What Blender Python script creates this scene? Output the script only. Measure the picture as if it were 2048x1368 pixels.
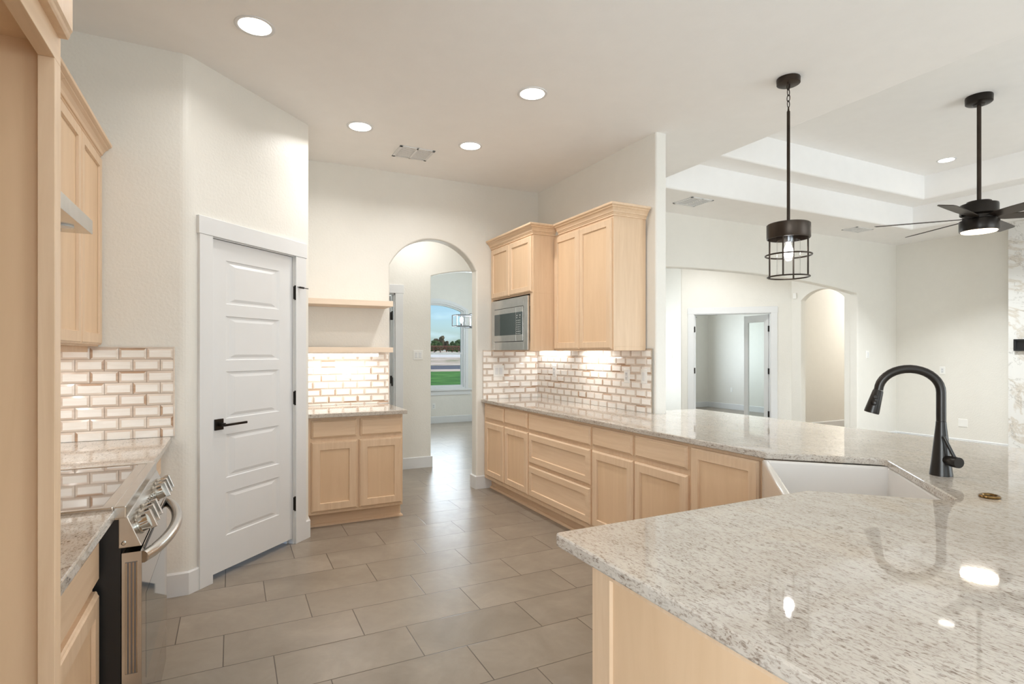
import bpy, bmesh, math, random
from mathutils import Matrix, Vector
random.seed(7)
for o in list(bpy.data.objects):
    bpy.data.objects.remove(o, do_unlink=True)
SC = bpy.context.scene
COL = SC.collection
PI = math.pi
R = math.radians

# ---------------------------------------------------------------- camera
FPX, YAW, HOR, CAMH = 1120.0, R(26.6), 705.0, 1.37
cd = bpy.data.cameras.new('camera')
cd.sensor_fit = 'HORIZONTAL'
cd.sensor_width = 36.0
cd.lens = FPX / 2048 * 36.0
cd.shift_y = (HOR - 684.0) / 2048.0
cd.clip_start = 0.02
cd.clip_end = 600
cam = bpy.data.objects.new('camera', cd)
COL.objects.link(cam)
cam.location = (0, 0, CAMH)
cam.rotation_euler = (PI / 2, 0, -YAW)
SC.camera = cam

# ---------------------------------------------------------------- view + world
vs = SC.view_settings
vs.view_transform = 'Standard'
vs.look = 'None'
vs.gamma = 1.0
vs.use_curve_mapping = False
vs.exposure = -0.2
SC.display_settings.display_device = 'sRGB'
cy = SC.cycles
cy.max_bounces = 9
cy.diffuse_bounces = 6
cy.glossy_bounces = 4
cy.transmission_bounces = 6
cy.transparent_max_bounces = 10
cy.sample_clamp_indirect = 6.0
cy.caustics_reflective = False
cy.caustics_refractive = False
cy.use_denoising = True

world = bpy.data.worlds.new('world')
SC.world = world
world.use_nodes = True
wn = world.node_tree.nodes
wl = world.node_tree.links
wn.clear()
w_out = wn.new('ShaderNodeOutputWorld')
w_bg = wn.new('ShaderNodeBackground')
w_sky = wn.new('ShaderNodeTexSky')
w_sky.sky_type = 'NISHITA'
w_sky.sun_disc = False
w_sky.sun_elevation = R(48)
w_sky.sun_rotation = R(250)
w_sky.altitude = 200
w_sky.dust_density = 1.2
w_sky.ozone_density = 1.6
w_tc = wn.new('ShaderNodeTexCoord')
w_mp = wn.new('ShaderNodeMapping')
w_mp.inputs['Scale'].default_value = (3, 3, 12)
w_nz = wn.new('ShaderNodeTexNoise')
w_nz.inputs['Scale'].default_value = 1.6
w_nz.inputs['Detail'].default_value = 7
w_rp = wn.new('ShaderNodeValToRGB')
w_rp.color_ramp.elements[0].position = 0.50
w_rp.color_ramp.elements[0].color = (0, 0, 0, 1)
w_rp.color_ramp.elements[1].position = 0.72
w_rp.color_ramp.elements[1].color = (0.8, 0.8, 0.8, 1)
w_mx = wn.new('ShaderNodeMix')
w_mx.data_type = 'RGBA'
w_mx.inputs['B'].default_value = (9.0, 9.2, 9.5, 1)
wl.new(w_tc.outputs['Generated'], w_mp.inputs['Vector'])
wl.new(w_mp.outputs['Vector'], w_nz.inputs['Vector'])
wl.new(w_nz.outputs['Fac'], w_rp.inputs['Fac'])
wl.new(w_rp.outputs['Color'], w_mx.inputs['Factor'])
wl.new(w_sky.outputs['Color'], w_mx.inputs['A'])
w_ti = wn.new('ShaderNodeMix')
w_ti.data_type = 'RGBA'
w_ti.blend_type = 'MULTIPLY'
w_ti.inputs['Factor'].default_value = 1.0
w_ti.inputs['B'].default_value = (0.80, 0.97, 1.16, 1)
wl.new(w_mx.outputs['Result'], w_ti.inputs['A'])
wl.new(w_ti.outputs['Result'], w_bg.inputs['Color'])
w_bg.inputs['Strength'].default_value = 0.17
wl.new(w_bg.outputs['Background'], w_out.inputs['Surface'])

# ---------------------------------------------------------------- lamps
def lamp(name, kind, loc, power, color, size=0.1, size_y=None, rot=(0, 0, 0), spread=None):
    d = bpy.data.lights.new(name, kind)
    d.energy = power
    d.color = color
    if kind == 'AREA':
        if size_y is None:
            d.shape = 'DISK'
            d.size = size
        else:
            d.shape = 'RECTANGLE'
            d.size = size
            d.size_y = size_y
        if spread:
            d.spread = spread
    elif kind == 'POINT':
        d.shadow_soft_size = size
    o = bpy.data.objects.new(name, d)
    o.location = loc
    o.rotation_euler = rot
    COL.objects.link(o)
    return o

WARM = (1.0, 0.985, 0.95)
NEUT = (0.91, 0.97, 1.0)
COOL = (0.83, 0.935, 1.0)
sd = bpy.data.lights.new('sun', 'SUN')
sd.energy = 3.2
sd.angle = R(1)
sd.color = (1, 0.95, 0.86)
so = bpy.data.objects.new('sun', sd)
so.rotation_euler = (0, R(40), 0)
so.location = (20, 40, 30)
COL.objects.link(so)
# daylight through the windows of the walls behind the camera and of the other rooms, plus an added side fill
DAY = [
    ('daylight_nook', (1.3, -3.05, 1.35), 34, 2.4, 1.6, (PI / 2, 0, 0)),
    ('side_fill', (-0.90, -1.3, 1.40), 150, 2.0, 1.5, (PI / 2, 0, -PI / 2)),  # fill lamp added to brighten the right wall and base cabinet fronts
    ('daylight_living', (6.6, -3.05, 1.45), 200, 4.0, 1.9, (PI / 2, 0, 0)),
    ('daylight_dining', (3.5, 10.28, 1.35), 32, 1.1, 1.4, (-PI / 2, 0, 0)),
    ('daylight_foyer', (5.9, 8.5, 1.3), 52, 1.5, 2.0, (-PI / 2, 0, 0)),
    ('daylight_office', (9.0, 10.3, 1.5), 75, 1.6, 1.4, (-PI / 2, 0, 0)),
]
for n_, l_, p_, sx, sy, r_ in DAY:
    lamp(n_, 'AREA', l_, p_, COOL, sx, sy, r_)
KITCHEN_CANS = [(0.108, 3.19, 4.6), (0.86, 4.255, 9), (1.756, 3.21, 11), (1.747, 4.25, 12), (0.2, 1.6, 6), (0.3, -0.6, 3), (1.8, -0.6, 4)]
LIVING_CANS = [(7.64, 3.66), (4.6, 3.66), (7.64, -0.9), (4.6, -0.9)]
for x, y, p_ in KITCHEN_CANS:
    lamp('kitchen_can_lamp', 'AREA', (x, y, 3.045), p_, WARM, 0.14, spread=R(150))
for x, y in LIVING_CANS:
    lamp('living_can_lamp', 'AREA', (x, y, 3.655), 66, NEUT, 0.14, spread=R(95))
lamp('fan_lamp', 'AREA', (6.005, 2.62, 2.435), 16, (1, .9, .76), 0.26)
lamp('bath_fill', 'AREA', (1.2, 7.4, 3.0), 26, COOL, 0.3)  # unseen lamp added to lighten the strip at the open hall door
lamp('foyer_lamp', 'AREA', (6.6, 6.4, 3.0), 26, WARM, 0.3)
lamp('side_hall_lamp', 'AREA', (11.0, 5.85, 2.95), 62, WARM, 0.6)
lamp('hall_lamp', 'AREA', (1.9, 5.88, 3.0), 13, WARM, 0.2)

# ---------------------------------------------------------------- materials
def srgb(r, g, b):
    f = lambda c: c / 12.92 if c <= 0.04045 else ((c + 0.055) / 1.055) ** 2.4
    return (f(r / 255), f(g / 255), f(b / 255), 1.0)

def newmat(name):
    m = bpy.data.materials.new(name)
    m.use_nodes = True
    nt = m.node_tree
    return m, nt, nt.nodes['Principled BSDF']

def coords(nt, scale=(1, 1, 1), rot=(0, 0, 0), rnd=0.0):
    tc = nt.nodes.new('ShaderNodeTexCoord')
    mp = nt.nodes.new('ShaderNodeMapping')
    mp.inputs['Scale'].default_value = scale
    mp.inputs['Rotation'].default_value = rot
    nt.links.new(tc.outputs['Object'], mp.inputs['Vector'])
    if rnd:
        oi = nt.nodes.new('ShaderNodeObjectInfo')
        ml = nt.nodes.new('ShaderNodeMath')
        ml.operation = 'MULTIPLY'
        ml.inputs[1].default_value = rnd
        nt.links.new(oi.outputs['Random'], ml.inputs[0])
        nt.links.new(ml.outputs[0], mp.inputs['Location'])
    return mp.outputs['Vector']

def noise(nt, vec, scale, detail=4, rough=0.5, dist=0.0):
    n = nt.nodes.new('ShaderNodeTexNoise')
    n.inputs['Scale'].default_value = scale
    n.inputs['Detail'].default_value = detail
    n.inputs['Roughness'].default_value = rough
    n.inputs['Distortion'].default_value = dist
    nt.links.new(vec, n.inputs['Vector'])
    return n.outputs['Fac']

def ramp(nt, fac, stops):
    r = nt.nodes.new('ShaderNodeValToRGB')
    e = r.color_ramp.elements
    while len(e) > 1:
        e.remove(e[-1])
    e[0].position, e[0].color = stops[0]
    for p, c in stops[1:]:
        k = e.new(p)
        k.color = c
    nt.links.new(fac, r.inputs['Fac'])
    return r.outputs['Color']

def mixc(nt, fac, a, b, mode='MIX'):
    m = nt.nodes.new('ShaderNodeMix')
    m.data_type = 'RGBA'
    m.blend_type = mode
    for k, v in (('Factor', fac), ('A', a), ('B', b)):
        if hasattr(v, 'links') or hasattr(v, 'is_linked'):
            nt.links.new(v, m.inputs[k])
        else:
            m.inputs[k].default_value = v
    return m.outputs['Result']

def math_n(nt, op, a, b=None):
    m = nt.nodes.new('ShaderNodeMath')
    m.operation = op
    for i, v in enumerate((a, b)):
        if v is None:
            continue
        if isinstance(v, (int, float)):
            m.inputs[i].default_value = v
        else:
            nt.links.new(v, m.inputs[i])
    return m.outputs[0]

def bump(nt, bs, h, strength=0.2, dist=0.002):
    b = nt.nodes.new('ShaderNodeBump')
    b.inputs['Strength'].default_value = strength
    b.inputs['Distance'].default_value = dist
    nt.links.new(h, b.inputs['Height'])
    nt.links.new(b.outputs['Normal'], bs.inputs['Normal'])

def plain(name, col, rough=0.5, metal=0.0, var=0.03, scale=8.0, bmp=0.0, bscale=60.0, coat=0.0, spec=0.5):
    m, nt, bs = newmat(name)
    v = coords(nt)
    n = noise(nt, v, scale, 3)
    lo = tuple(c * (1 - var) for c in col[:3]) + (1,)
    hi = tuple(min(1, c * (1 + var)) for c in col[:3]) + (1,)
    nt.links.new(ramp(nt, n, [(0.3, lo), (0.7, hi)]), bs.inputs['Base Color'])
    bs.inputs['Roughness'].default_value = rough
    bs.inputs['Metallic'].default_value = metal
    bs.inputs['Coat Weight'].default_value = coat
    bs.inputs['Specular IOR Level'].default_value = spec
    if bmp:
        bump(nt, bs, noise(nt, v, bscale, 2), bmp, 0.003)
    return m

def wood(name, scale, lo, hi):
    m, nt, bs = newmat(name)
    v = coords(nt, scale, rnd=9.0)
    g = noise(nt, v, 1.0, 6, 0.6, 0.9)
    v2 = coords(nt, (1, 1, 1), rnd=5.0)
    big = noise(nt, v2, 2.2, 2)
    c1 = ramp(nt, g, [(0.25, lo), (0.5, tuple((a + b) / 2 for a, b in zip(lo, hi))), (0.75, hi)])
    c2 = mixc(nt, math_n(nt, 'MULTIPLY', big, 0.35), c1, (lo[0] * 1.02, lo[1] * 0.96, lo[2] * 0.92, 1))
    nt.links.new(c2, bs.inputs['Base Color'])
    bs.inputs['Roughness'].default_value = 0.42
    bs.inputs['Specular IOR Level'].default_value = 0.4
    bump(nt, bs, g, 0.05, 0.001)
    return m

def emit(name, col, strength):
    m = bpy.data.materials.new(name)
    m.use_nodes = True
    nt = m.node_tree
    nt.nodes.clear()
    o = nt.nodes.new('ShaderNodeOutputMaterial')
    e = nt.nodes.new('ShaderNodeEmission')
    e.inputs['Color'].default_value = col
    e.inputs['Strength'].default_value = strength
    nt.links.new(e.outputs[0], o.inputs['Surface'])
    return m

def clear_glass(name, tint=(1, 1, 1, 1), refl=0.12):
    m = bpy.data.materials.new(name)
    m.use_nodes = True
    nt = m.node_tree
    nt.nodes.clear()
    o = nt.nodes.new('ShaderNodeOutputMaterial')
    t = nt.nodes.new('ShaderNodeBsdfTransparent')
    t.inputs['Color'].default_value = tint
    g = nt.nodes.new('ShaderNodeBsdfGlossy')
    g.inputs['Roughness'].default_value = 0.02
    lw = nt.nodes.new('ShaderNodeLayerWeight')
    lw.inputs['Blend'].default_value = 0.5
    mx = nt.nodes.new('ShaderNodeMixShader')
    p4 = math_n(nt, 'POWER', lw.outputs['Facing'], 4.0)
    nt.links.new(math_n(nt, 'ADD', math_n(nt, 'MULTIPLY', p4, 0.85), refl * .35), mx.inputs['Fac'])
    nt.links.new(t.outputs[0], mx.inputs[1])
    nt.links.new(g.outputs[0], mx.inputs[2])
    nt.links.new(mx.outputs[0], o.inputs['Surface'])
    return m

MAT = {}
MAT['wall'] = plain('wall_paint', (0.775, 0.752, 0.70, 1), 0.42, var=0.01, bmp=0.5, bscale=62)
MAT['ceil'] = plain('ceiling_paint', (0.90, 0.89, 0.88, 1), 0.7, var=0.01, bmp=0.15, bscale=45)
MAT['trim'] = plain('white_trim', (0.73, 0.735, 0.74, 1), 0.32, var=0.008)
MAT['white'] = plain('white_plastic', (0.85, 0.84, 0.81, 1), 0.3, var=0.01)
MAT['ceramic'] = plain('white_fireclay', (0.68, 0.645, 0.61, 1), 0.12, var=0.01, coat=0.4)
WLO, WHI = (0.67, 0.48, 0.315, 1), (0.79, 0.60, 0.425, 1)
MAT['wz'] = wood('maple_vertical', (34, 34, 2.2), WLO, WHI)
MAT['wx'] = wood('maple_horizontal', (2.2, 34, 34), WLO, WHI)
MAT['ws'] = wood('pale_maple', (2.2, 34, 34), (0.74, 0.60, 0.47, 1), (0.82, 0.69, 0.56, 1))
PLO, PHI = (0.69, 0.485, 0.305, 1), (0.77, 0.56, 0.37, 1)
MAT['pz'] = wood('maple_panel', (16, 16, 1.6), PLO, PHI)
MAT['black'] = plain('oil_rubbed_black', (0.018, 0.014, 0.011, 1), 0.32, 0.6, var=0.2)
MAT['bronze'] = plain('dark_bronze', (0.042, 0.030, 0.022, 1), 0.38, 0.7, var=0.25)
MAT['faucet'] = plain('matte_black_metal', (0.022, 0.018, 0.015, 1), 0.30, 0.5, var=0.2)
MAT['blackp'] = plain('black_enamel', (0.012, 0.012, 0.013, 1), 0.3, var=0.1)
MAT['steel'] = plain('brushed_steel', (0.62, 0.60, 0.57, 1), 0.24, 1.0, var=0.05, scale=20)
MAT['mirror'] = plain('polished_steel', (0.46, 0.395, 0.33, 1), 0.05, 1.0, var=0.02)
MAT['chrome'] = plain('chrome', (0.58, 0.55, 0.50, 1), 0.12, 1.0, var=0.02)
MAT['brass'] = plain('aged_brass', (0.20, 0.12, 0.045, 1), 0.25, 1.0, var=0.2)
MAT['dglass'] = plain('dark_glass', (0.020, 0.036, 0.035, 1), 0.04, var=0.05, coat=0.6)
MAT['cooktop'] = plain('ceramic_cooktop', (0.03, 0.025, 0.022, 1), 0.03, var=0.05, coat=1.0, spec=1.0)
MAT['glass'] = clear_glass('clear_glass')
MAT['pane'] = clear_glass('window_pane', (0.97, 0.99, 0.98, 1), 0.06)
MAT['can'] = emit('lit_lens', (1.0, 0.95, 0.86, 1), 9.0)
MAT['fanlens'] = emit('lit_fan_lens', (1.0, 0.82, 0.6, 1), 5.0)
MAT['bulb'] = emit('lit_bulb', (1.0, 0.97, 0.95, 1), 30.0)
MAT['led'] = emit('lit_strip', (1.0, 0.95, 0.88, 1), 8.0)
MAT['chand'] = emit('lit_crystal', (1.0, 0.97, 0.93, 1), 4.0)
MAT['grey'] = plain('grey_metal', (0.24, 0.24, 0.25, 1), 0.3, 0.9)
MAT['ventdark'] = plain('vent_shadow', (0.12, 0.115, 0.11, 1), 0.8)
MAT['grout'] = plain('tan_grout', srgb(196, 178, 160), 0.8)

def granite():
    m, nt, bs = newmat('granite')
    vs_ = coords(nt, (58, 15, 58), (0, 0, R(-16)))
    st = noise(nt, vs_, 1.0, 8, 0.66, 1.0)
    vf = coords(nt, (190, 78, 190), (0, 0, R(-16)))
    fl = noise(nt, vf, 1.0, 5, 0.65, 0.6)
    vb = coords(nt, (1, 1, 1))
    big = noise(nt, vb, 2.6, 4, 0.6, 0.4)
    dk = noise(nt, vb, 130, 3, 0.6)
    base = ramp(nt, big, [(0.3, srgb(184, 174, 163)), (0.55, srgb(198, 190, 180)), (0.75, srgb(194, 180, 163))])
    m1 = ramp(nt, st, [(0.46, (0, 0, 0, 1)), (0.66, (0.45, 0.45, 0.45, 1)), (0.8, (0.7, 0.7, 0.7, 1))])
    m2 = ramp(nt, fl, [(0.49, (0, 0, 0, 1)), (0.62, (0.95, 0.95, 0.95, 1))])
    m2b = mixc(nt, 1.0, m2, ramp(nt, st, [(0.38, (0.12, 0.12, 0.12, 1)), (0.6, (1, 1, 1, 1))]), 'MULTIPLY')
    c = mixc(nt, m1, base, srgb(168, 156, 143))
    c = mixc(nt, m2b, c, srgb(116, 99, 86))
    m3 = ramp(nt, dk, [(0.66, (0, 0, 0, 1)), (0.72, (0.85, 0.85, 0.85, 1))])
    c = mixc(nt, m3, c, srgb(92, 72, 58))
    nt.links.new(c, bs.inputs['Base Color'])
    bs.inputs['Roughness'].default_value = 0.035
    bs.inputs['IOR'].default_value = 1.56
    return m
MAT['granite'] = granite()

def marble_tile(name, a, b):
    m, nt, bs = newmat(name)
    v = coords(nt, (5, 5, 34), rnd=3)
    n = noise(nt, v, 1.0, 4, 0.6, 0.8)
    nt.links.new(ramp(nt, n, [(0.3, a), (0.7, b)]), bs.inputs['Base Color'])
    bs.inputs['Roughness'].default_value = 0.14
    return m
MAT['tface'] = marble_tile('tile_face', srgb(240, 235, 228), srgb(249, 246, 242))
MAT['tb1'] = marble_tile('tile_bevel_light', srgb(218, 205, 192), srgb(231, 220, 209))
MAT['tb2'] = marble_tile('tile_bevel_mid', srgb(206, 189, 174), srgb(220, 205, 192))
MAT['tb3'] = marble_tile('tile_bevel_dark', srgb(168, 138, 114), srgb(200, 172, 148))

def floor_mat():
    m, nt, bs = newmat('floor_tile')
    tc = nt.nodes.new('ShaderNodeTexCoord')
    sp = nt.nodes.new('ShaderNodeSeparateXYZ')
    nt.links.new(tc.outputs['Object'], sp.inputs[0])
    H_, L_, SH = 0.3085, 0.61, 0.2033
    yy = math_n(nt, 'DIVIDE', math_n(nt, 'SUBTRACT', sp.outputs['Y'], 3.362), H_)
    row = math_n(nt, 'FLOOR', yy)
    fy = math_n(nt, 'FRACT', yy)
    xx = math_n(nt, 'DIVIDE', math_n(nt, 'ADD', math_n(nt, 'SUBTRACT', sp.outputs['X'], 1.39), math_n(nt, 'MULTIPLY', row, SH)), L_)
    colm = math_n(nt, 'FLOOR', xx)
    fx = math_n(nt, 'FRACT', xx)
    dx = math_n(nt, 'MULTIPLY', math_n(nt, 'MINIMUM', fx, math_n(nt, 'SUBTRACT', 1.0, fx)), L_)
    dy = math_n(nt, 'MULTIPLY', math_n(nt, 'MINIMUM', fy, math_n(nt, 'SUBTRACT', 1.0, fy)), H_)
    d = math_n(nt, 'MINIMUM', dx, dy)
    tile = math_n(nt, 'GREATER_THAN', d, 0.0024)
    cx_ = nt.nodes.new('ShaderNodeCombineXYZ')
    nt.links.new(colm, cx_.inputs[0])
    nt.links.new(row, cx_.inputs[1])
    wnz = nt.nodes.new('ShaderNodeTexWhiteNoise')
    nt.links.new(cx_.outputs[0], wnz.inputs['Vector'])
    ofs = nt.nodes.new('ShaderNodeVectorMath')
    ofs.operation = 'MULTIPLY_ADD'
    ofs.inputs[1].default_value = (7, 7, 7)
    nt.links.new(wnz.outputs['Color'], ofs.inputs[0])
    nt.links.new(tc.outputs['Object'], ofs.inputs[2])
    n1 = noise(nt, ofs.outputs[0], 3.0, 6, 0.62, 0.6)
    n2 = noise(nt, ofs.outputs[0], 24.0, 4, 0.55)
    c = ramp(nt, n1, [(0.3, srgb(134, 123, 110)), (0.55, srgb(149, 138, 124)), (0.75, srgb(163, 151, 137))])
    c = mixc(nt, math_n(nt, 'MULTIPLY', n2, 0.30), c, srgb(120, 108, 97))
    c = mixc(nt, tile, srgb(84, 72, 62), c)
    nt.links.new(c, bs.inputs['Base Color'])
    rg = ramp(nt, n2, [(0.3, (0.28, 0.28, 0.28, 1)), (0.7, (0.31, 0.31, 0.31, 1))])
    nt.links.new(rg, bs.inputs['Roughness'])
    h = math_n(nt, 'MULTIPLY', math_n(nt, 'MINIMUM', d, 0.004), 250.0)
    bump(nt, bs, h, 0.25, 0.002)
    return m
MAT['floor'] = floor_mat()

def marble():
    m, nt, bs = newmat('veined_marble')
    v = coords(nt, (1.0, 1.0, 1.3))
    w = noise(nt, v, 0.9, 7, 0.6, 1.6)
    w2 = noise(nt, v, 1.7, 8, 0.62, 1.2)
    a = math_n(nt, 'ABSOLUTE', math_n(nt, 'SUBTRACT', w, 0.5))
    b = math_n(nt, 'ABSOLUTE', math_n(nt, 'SUBTRACT', w2, 0.52))
    va = ramp(nt, a, [(0.0, (0.55, 0.55, 0.55, 1)), (0.028, (0, 0, 0, 1))])
    vb = ramp(nt, b, [(0.0, (0.6, 0.6, 0.6, 1)), (0.008, (0, 0, 0, 1))])
    c = mixc(nt, va, srgb(214, 212, 208), srgb(176, 160, 138))
    c = mixc(nt, vb, c, srgb(128, 122, 116))
    nt.links.new(c, bs.inputs['Base Color'])
    bs.inputs['Roughness'].default_value = 0.15
    return m
MAT['marble'] = marble()

def patchy(name, stops, scale, rough=0.9, detail=6):
    m, nt, bs = newmat(name)
    v = coords(nt)
    nt.links.new(ramp(nt, noise(nt, v, scale, detail, 0.6), stops), bs.inputs['Base Color'])
    bs.inputs['Roughness'].default_value = rough
    bs.inputs['Specular IOR Level'].default_value = 0.1
    return m
MAT['grass'] = patchy('lawn', [(0.3, srgb(48, 96, 38)), (0.7, srgb(104, 152, 72))], 0.6)
MAT['field'] = patchy('dry_field', [(0.3, srgb(120, 128, 84)), (0.5, srgb(206, 184, 164)), (0.7, srgb(226, 210, 194))], 0.25)
MAT['road'] = patchy('asphalt', [(0.3, srgb(92, 92, 98)), (0.7, srgb(116, 116, 122))], 2.0)
MAT['gravel'] = patchy('pale_gravel', [(0.3, srgb(214, 206, 198)), (0.7, srgb(236, 230, 224))], 1.0)
MAT['leafa'] = patchy('green_leaves', [(0.3, srgb(44, 62, 34)), (0.7, srgb(100, 120, 70))], 1.6)
MAT['leafb'] = patchy('brown_leaves', [(0.3, srgb(66, 60, 44)), (0.7, srgb(128, 112, 86))], 1.6)
MAT['rust'] = plain('rusty_pipe', srgb(136, 78, 62), 0.7)

# ---------------------------------------------------------------- mesh helpers
class MB:
    def __init__(self):
        self.v, self.f, self.mi, self.sm = [], [], [], []
    def add(self, vs_, fs, mi=0, smooth=False):
        b = len(self.v)
        self.v += [tuple(p) for p in vs_]
        for f in fs:
            self.f.append([b + i for i in f])
            self.mi.append(mi)
            self.sm.append(smooth)
        return self
    def box(self, x0, x1, y0, y1, z0, z1, mi=0):
        x0, x1 = min(x0, x1), max(x0, x1)
        y0, y1 = min(y0, y1), max(y0, y1)
        z0, z1 = min(z0, z1), max(z0, z1)
        return self.add([(x0, y0, z0), (x1, y0, z0), (x1, y1, z0), (x0, y1, z0), (x0, y0, z1), (x1, y0, z1), (x1, y1, z1), (x0, y1, z1)],
                        [(3, 2, 1, 0), (4, 5, 6, 7), (0, 1, 5, 4), (1, 2, 6, 5), (2, 3, 7, 6), (3, 0, 4, 7)], mi)
    def prism(self, poly, z0, z1, mi=0):           # footprint in XY (counter-clockwise), extruded in Z
        n = len(poly)
        vs_ = [(x, y, z0) for x, y in poly] + [(x, y, z1) for x, y in poly]
        fs = [tuple(reversed(range(n))), tuple(range(n, 2 * n))] + [(i, (i + 1) % n, n + (i + 1) % n, n + i) for i in range(n)]
        return self.add(vs_, fs, mi)
    def slab_xz(self, poly, y0, y1, mi=0):         # outline in XZ (counter-clockwise seen from -Y), extruded in Y
        n = len(poly)
        vs_ = [(x, y0, z) for x, z in poly] + [(x, y1, z) for x, z in poly]
        fs = [tuple(range(n)), tuple(reversed(range(n, 2 * n)))] + [((i + 1) % n, i, n + i, n + (i + 1) % n) for i in range(n)]
        return self.add(vs_, fs, mi)
    def slab_yz(self, poly, x0, x1, mi=0):         # outline in YZ, extruded in X
        n = len(poly)
        vs_ = [(x0, y, z) for y, z in poly] + [(x1, y, z) for y, z in poly]
        fs = [tuple(reversed(range(n))), tuple(range(n, 2 * n))] + [(i, (i + 1) % n, n + (i + 1) % n, n + i) for i in range(n)]
        return self.add(vs_, fs, mi)
    def rings(self, x0, x1, z0, z1, lst, cap=True, mi=0):   # rectangular rings on a front facing -Y: (inset, y)
        vs_, fs = [], []
        for ins, y in lst:
            vs_ += [(x0 + ins, y, z0 + ins), (x1 - ins, y, z0 + ins), (x1 - ins, y, z1 - ins), (x0 + ins, y, z1 - ins)]
        for k in range(len(lst) - 1):
            for i in range(4):
                a, b = 4 * k + i, 4 * k + (i + 1) % 4
                fs.append((a, b, b + 4, a + 4))
        if cap:
            k = 4 * (len(lst) - 1)
            fs.append((k, k + 1, k + 2, k + 3))
        return self.add(vs_, fs, mi)
    def lathe(self, prof, c=(0, 0, 0), n=32, axis=None, mi=0, smooth=True):   # prof: (radius, height)
        q = Matrix.Identity(3) if axis is None else Vector((0, 0, 1)).rotation_difference(Vector(axis)).to_matrix()
        vs_, fs = [], []
        for r, h in prof:
            for i in range(n):
                a = 2 * PI * i / n
                p = q @ Vector((r * math.cos(a), r * math.sin(a), h))
                vs_.append((p.x + c[0], p.y + c[1], p.z + c[2]))
        for k in range(len(prof) - 1):
            for i in range(n):
                j = (i + 1) % n
                fs.append((k * n + i, k * n + j, (k + 1) * n + j, (k + 1) * n + i))
        if prof[0][0] > 1e-6:
            fs.append(tuple(reversed(range(n))))
        if prof[-1][0] > 1e-6:
            fs.append(tuple(range((len(prof) - 1) * n, len(prof) * n)))
        return self.add(vs_, fs, mi, smooth)
    def tube(self, pts, r, n=12, closed=False, mi=0):
        P = [Vector(p) for p in pts]
        m = len(P)
        rr = r if isinstance(r, (list, tuple)) else [r] * m
        up = None
        vs_, fs = [], []
        for i in range(m):
            if closed:
                t = (P[(i + 1) % m] - P[i - 1]).normalized()
            else:
                t = (P[min(i + 1, m - 1)] - P[max(i - 1, 0)]).normalized()
            if up is None:
                up = t.orthogonal().normalized()
            up = (up - t * up.dot(t)).normalized()
            s_ = t.cross(up)
            for k in range(n):
                a = 2 * PI * k / n
                vs_.append(P[i] + (up * math.cos(a) + s_ * math.sin(a)) * rr[i])
        for i in range(m if closed else m - 1):
            for k in range(n):
                a, b = i * n + k, i * n + (k + 1) % n
                j = ((i + 1) % m) * n
                fs.append((a, b, j + (k + 1) % n, j + k))
        if not closed:
            fs.append(tuple(reversed(range(n))))
            fs.append(tuple(range((m - 1) * n, m * n)))
        return self.add(vs_, fs, mi, True)
    def ring(self, c, rad, r, n=40, m=8):
        return self.tube([(c[0] + rad * math.cos(2 * PI * i / n), c[1] + rad * math.sin(2 * PI * i / n), c[2]) for i in range(n)], r, m, True)
    def sweep(self, path, prof, closed=False, mi=0):   # path in XY; profile (offset to the right of travel, z)
        n = len(path)
        pts = []
        for i in range(n):
            p = Vector(path[i])
            dirs = []
            if closed or i > 0:
                dirs.append((p - Vector(path[i - 1])).normalized())
            if closed or i < n - 1:
                dirs.append((Vector(path[(i + 1) % n]) - p).normalized())
            ns = [Vector((d.y, -d.x)) for d in dirs]
            nn = ns[0] if len(ns) == 1 else (ns[0] + ns[1]).normalized()
            k = 1.0 if len(ns) == 1 else 1.0 / max(0.3, nn.dot(ns[0]))
            pts.append((p, nn * k))
        vs_, fs = [], []
        m = len(prof)
        for p, nn in pts:
            for o, z in prof:
                vs_.append((p.x + nn.x * o, p.y + nn.y * o, z))
        for i in range(n if closed else n - 1):
            for k in range(m):
                a, b = i * m + k, i * m + (k + 1) % m
                j = ((i + 1) % n) * m
                fs.append((a, b, j + (k + 1) % m, j + k))
        if not closed:
            fs.append(tuple(range(m)))
            fs.append(tuple(reversed(range((n - 1) * m, n * m))))
        return self.add(vs_, fs, mi)

def rround(poly, radii, seg=5):
    out = []
    n = len(poly)
    for i, p in enumerate(poly):
        r = radii.get(i, 0)
        if not r:
            out.append(p)
            continue
        p = Vector(p)
        a = (Vector(poly[i - 1]) - p).normalized()
        b = (Vector(poly[(i + 1) % n]) - p).normalized()
        ang = a.angle(b)
        d = r / math.tan(ang / 2)
        c = p + (a + b).normalized() * (r / math.sin(ang / 2))
        s0, s1 = p + a * d - c, p + b * d - c
        a0 = math.atan2(s0.y, s0.x)
        da = (math.atan2(s1.y, s1.x) - a0 + PI) % (2 * PI) - PI
        for k in range(seg + 1):
            t = a0 + da * k / seg
            out.append((c.x + r * math.cos(t), c.y + r * math.sin(t)))
    return out

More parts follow.
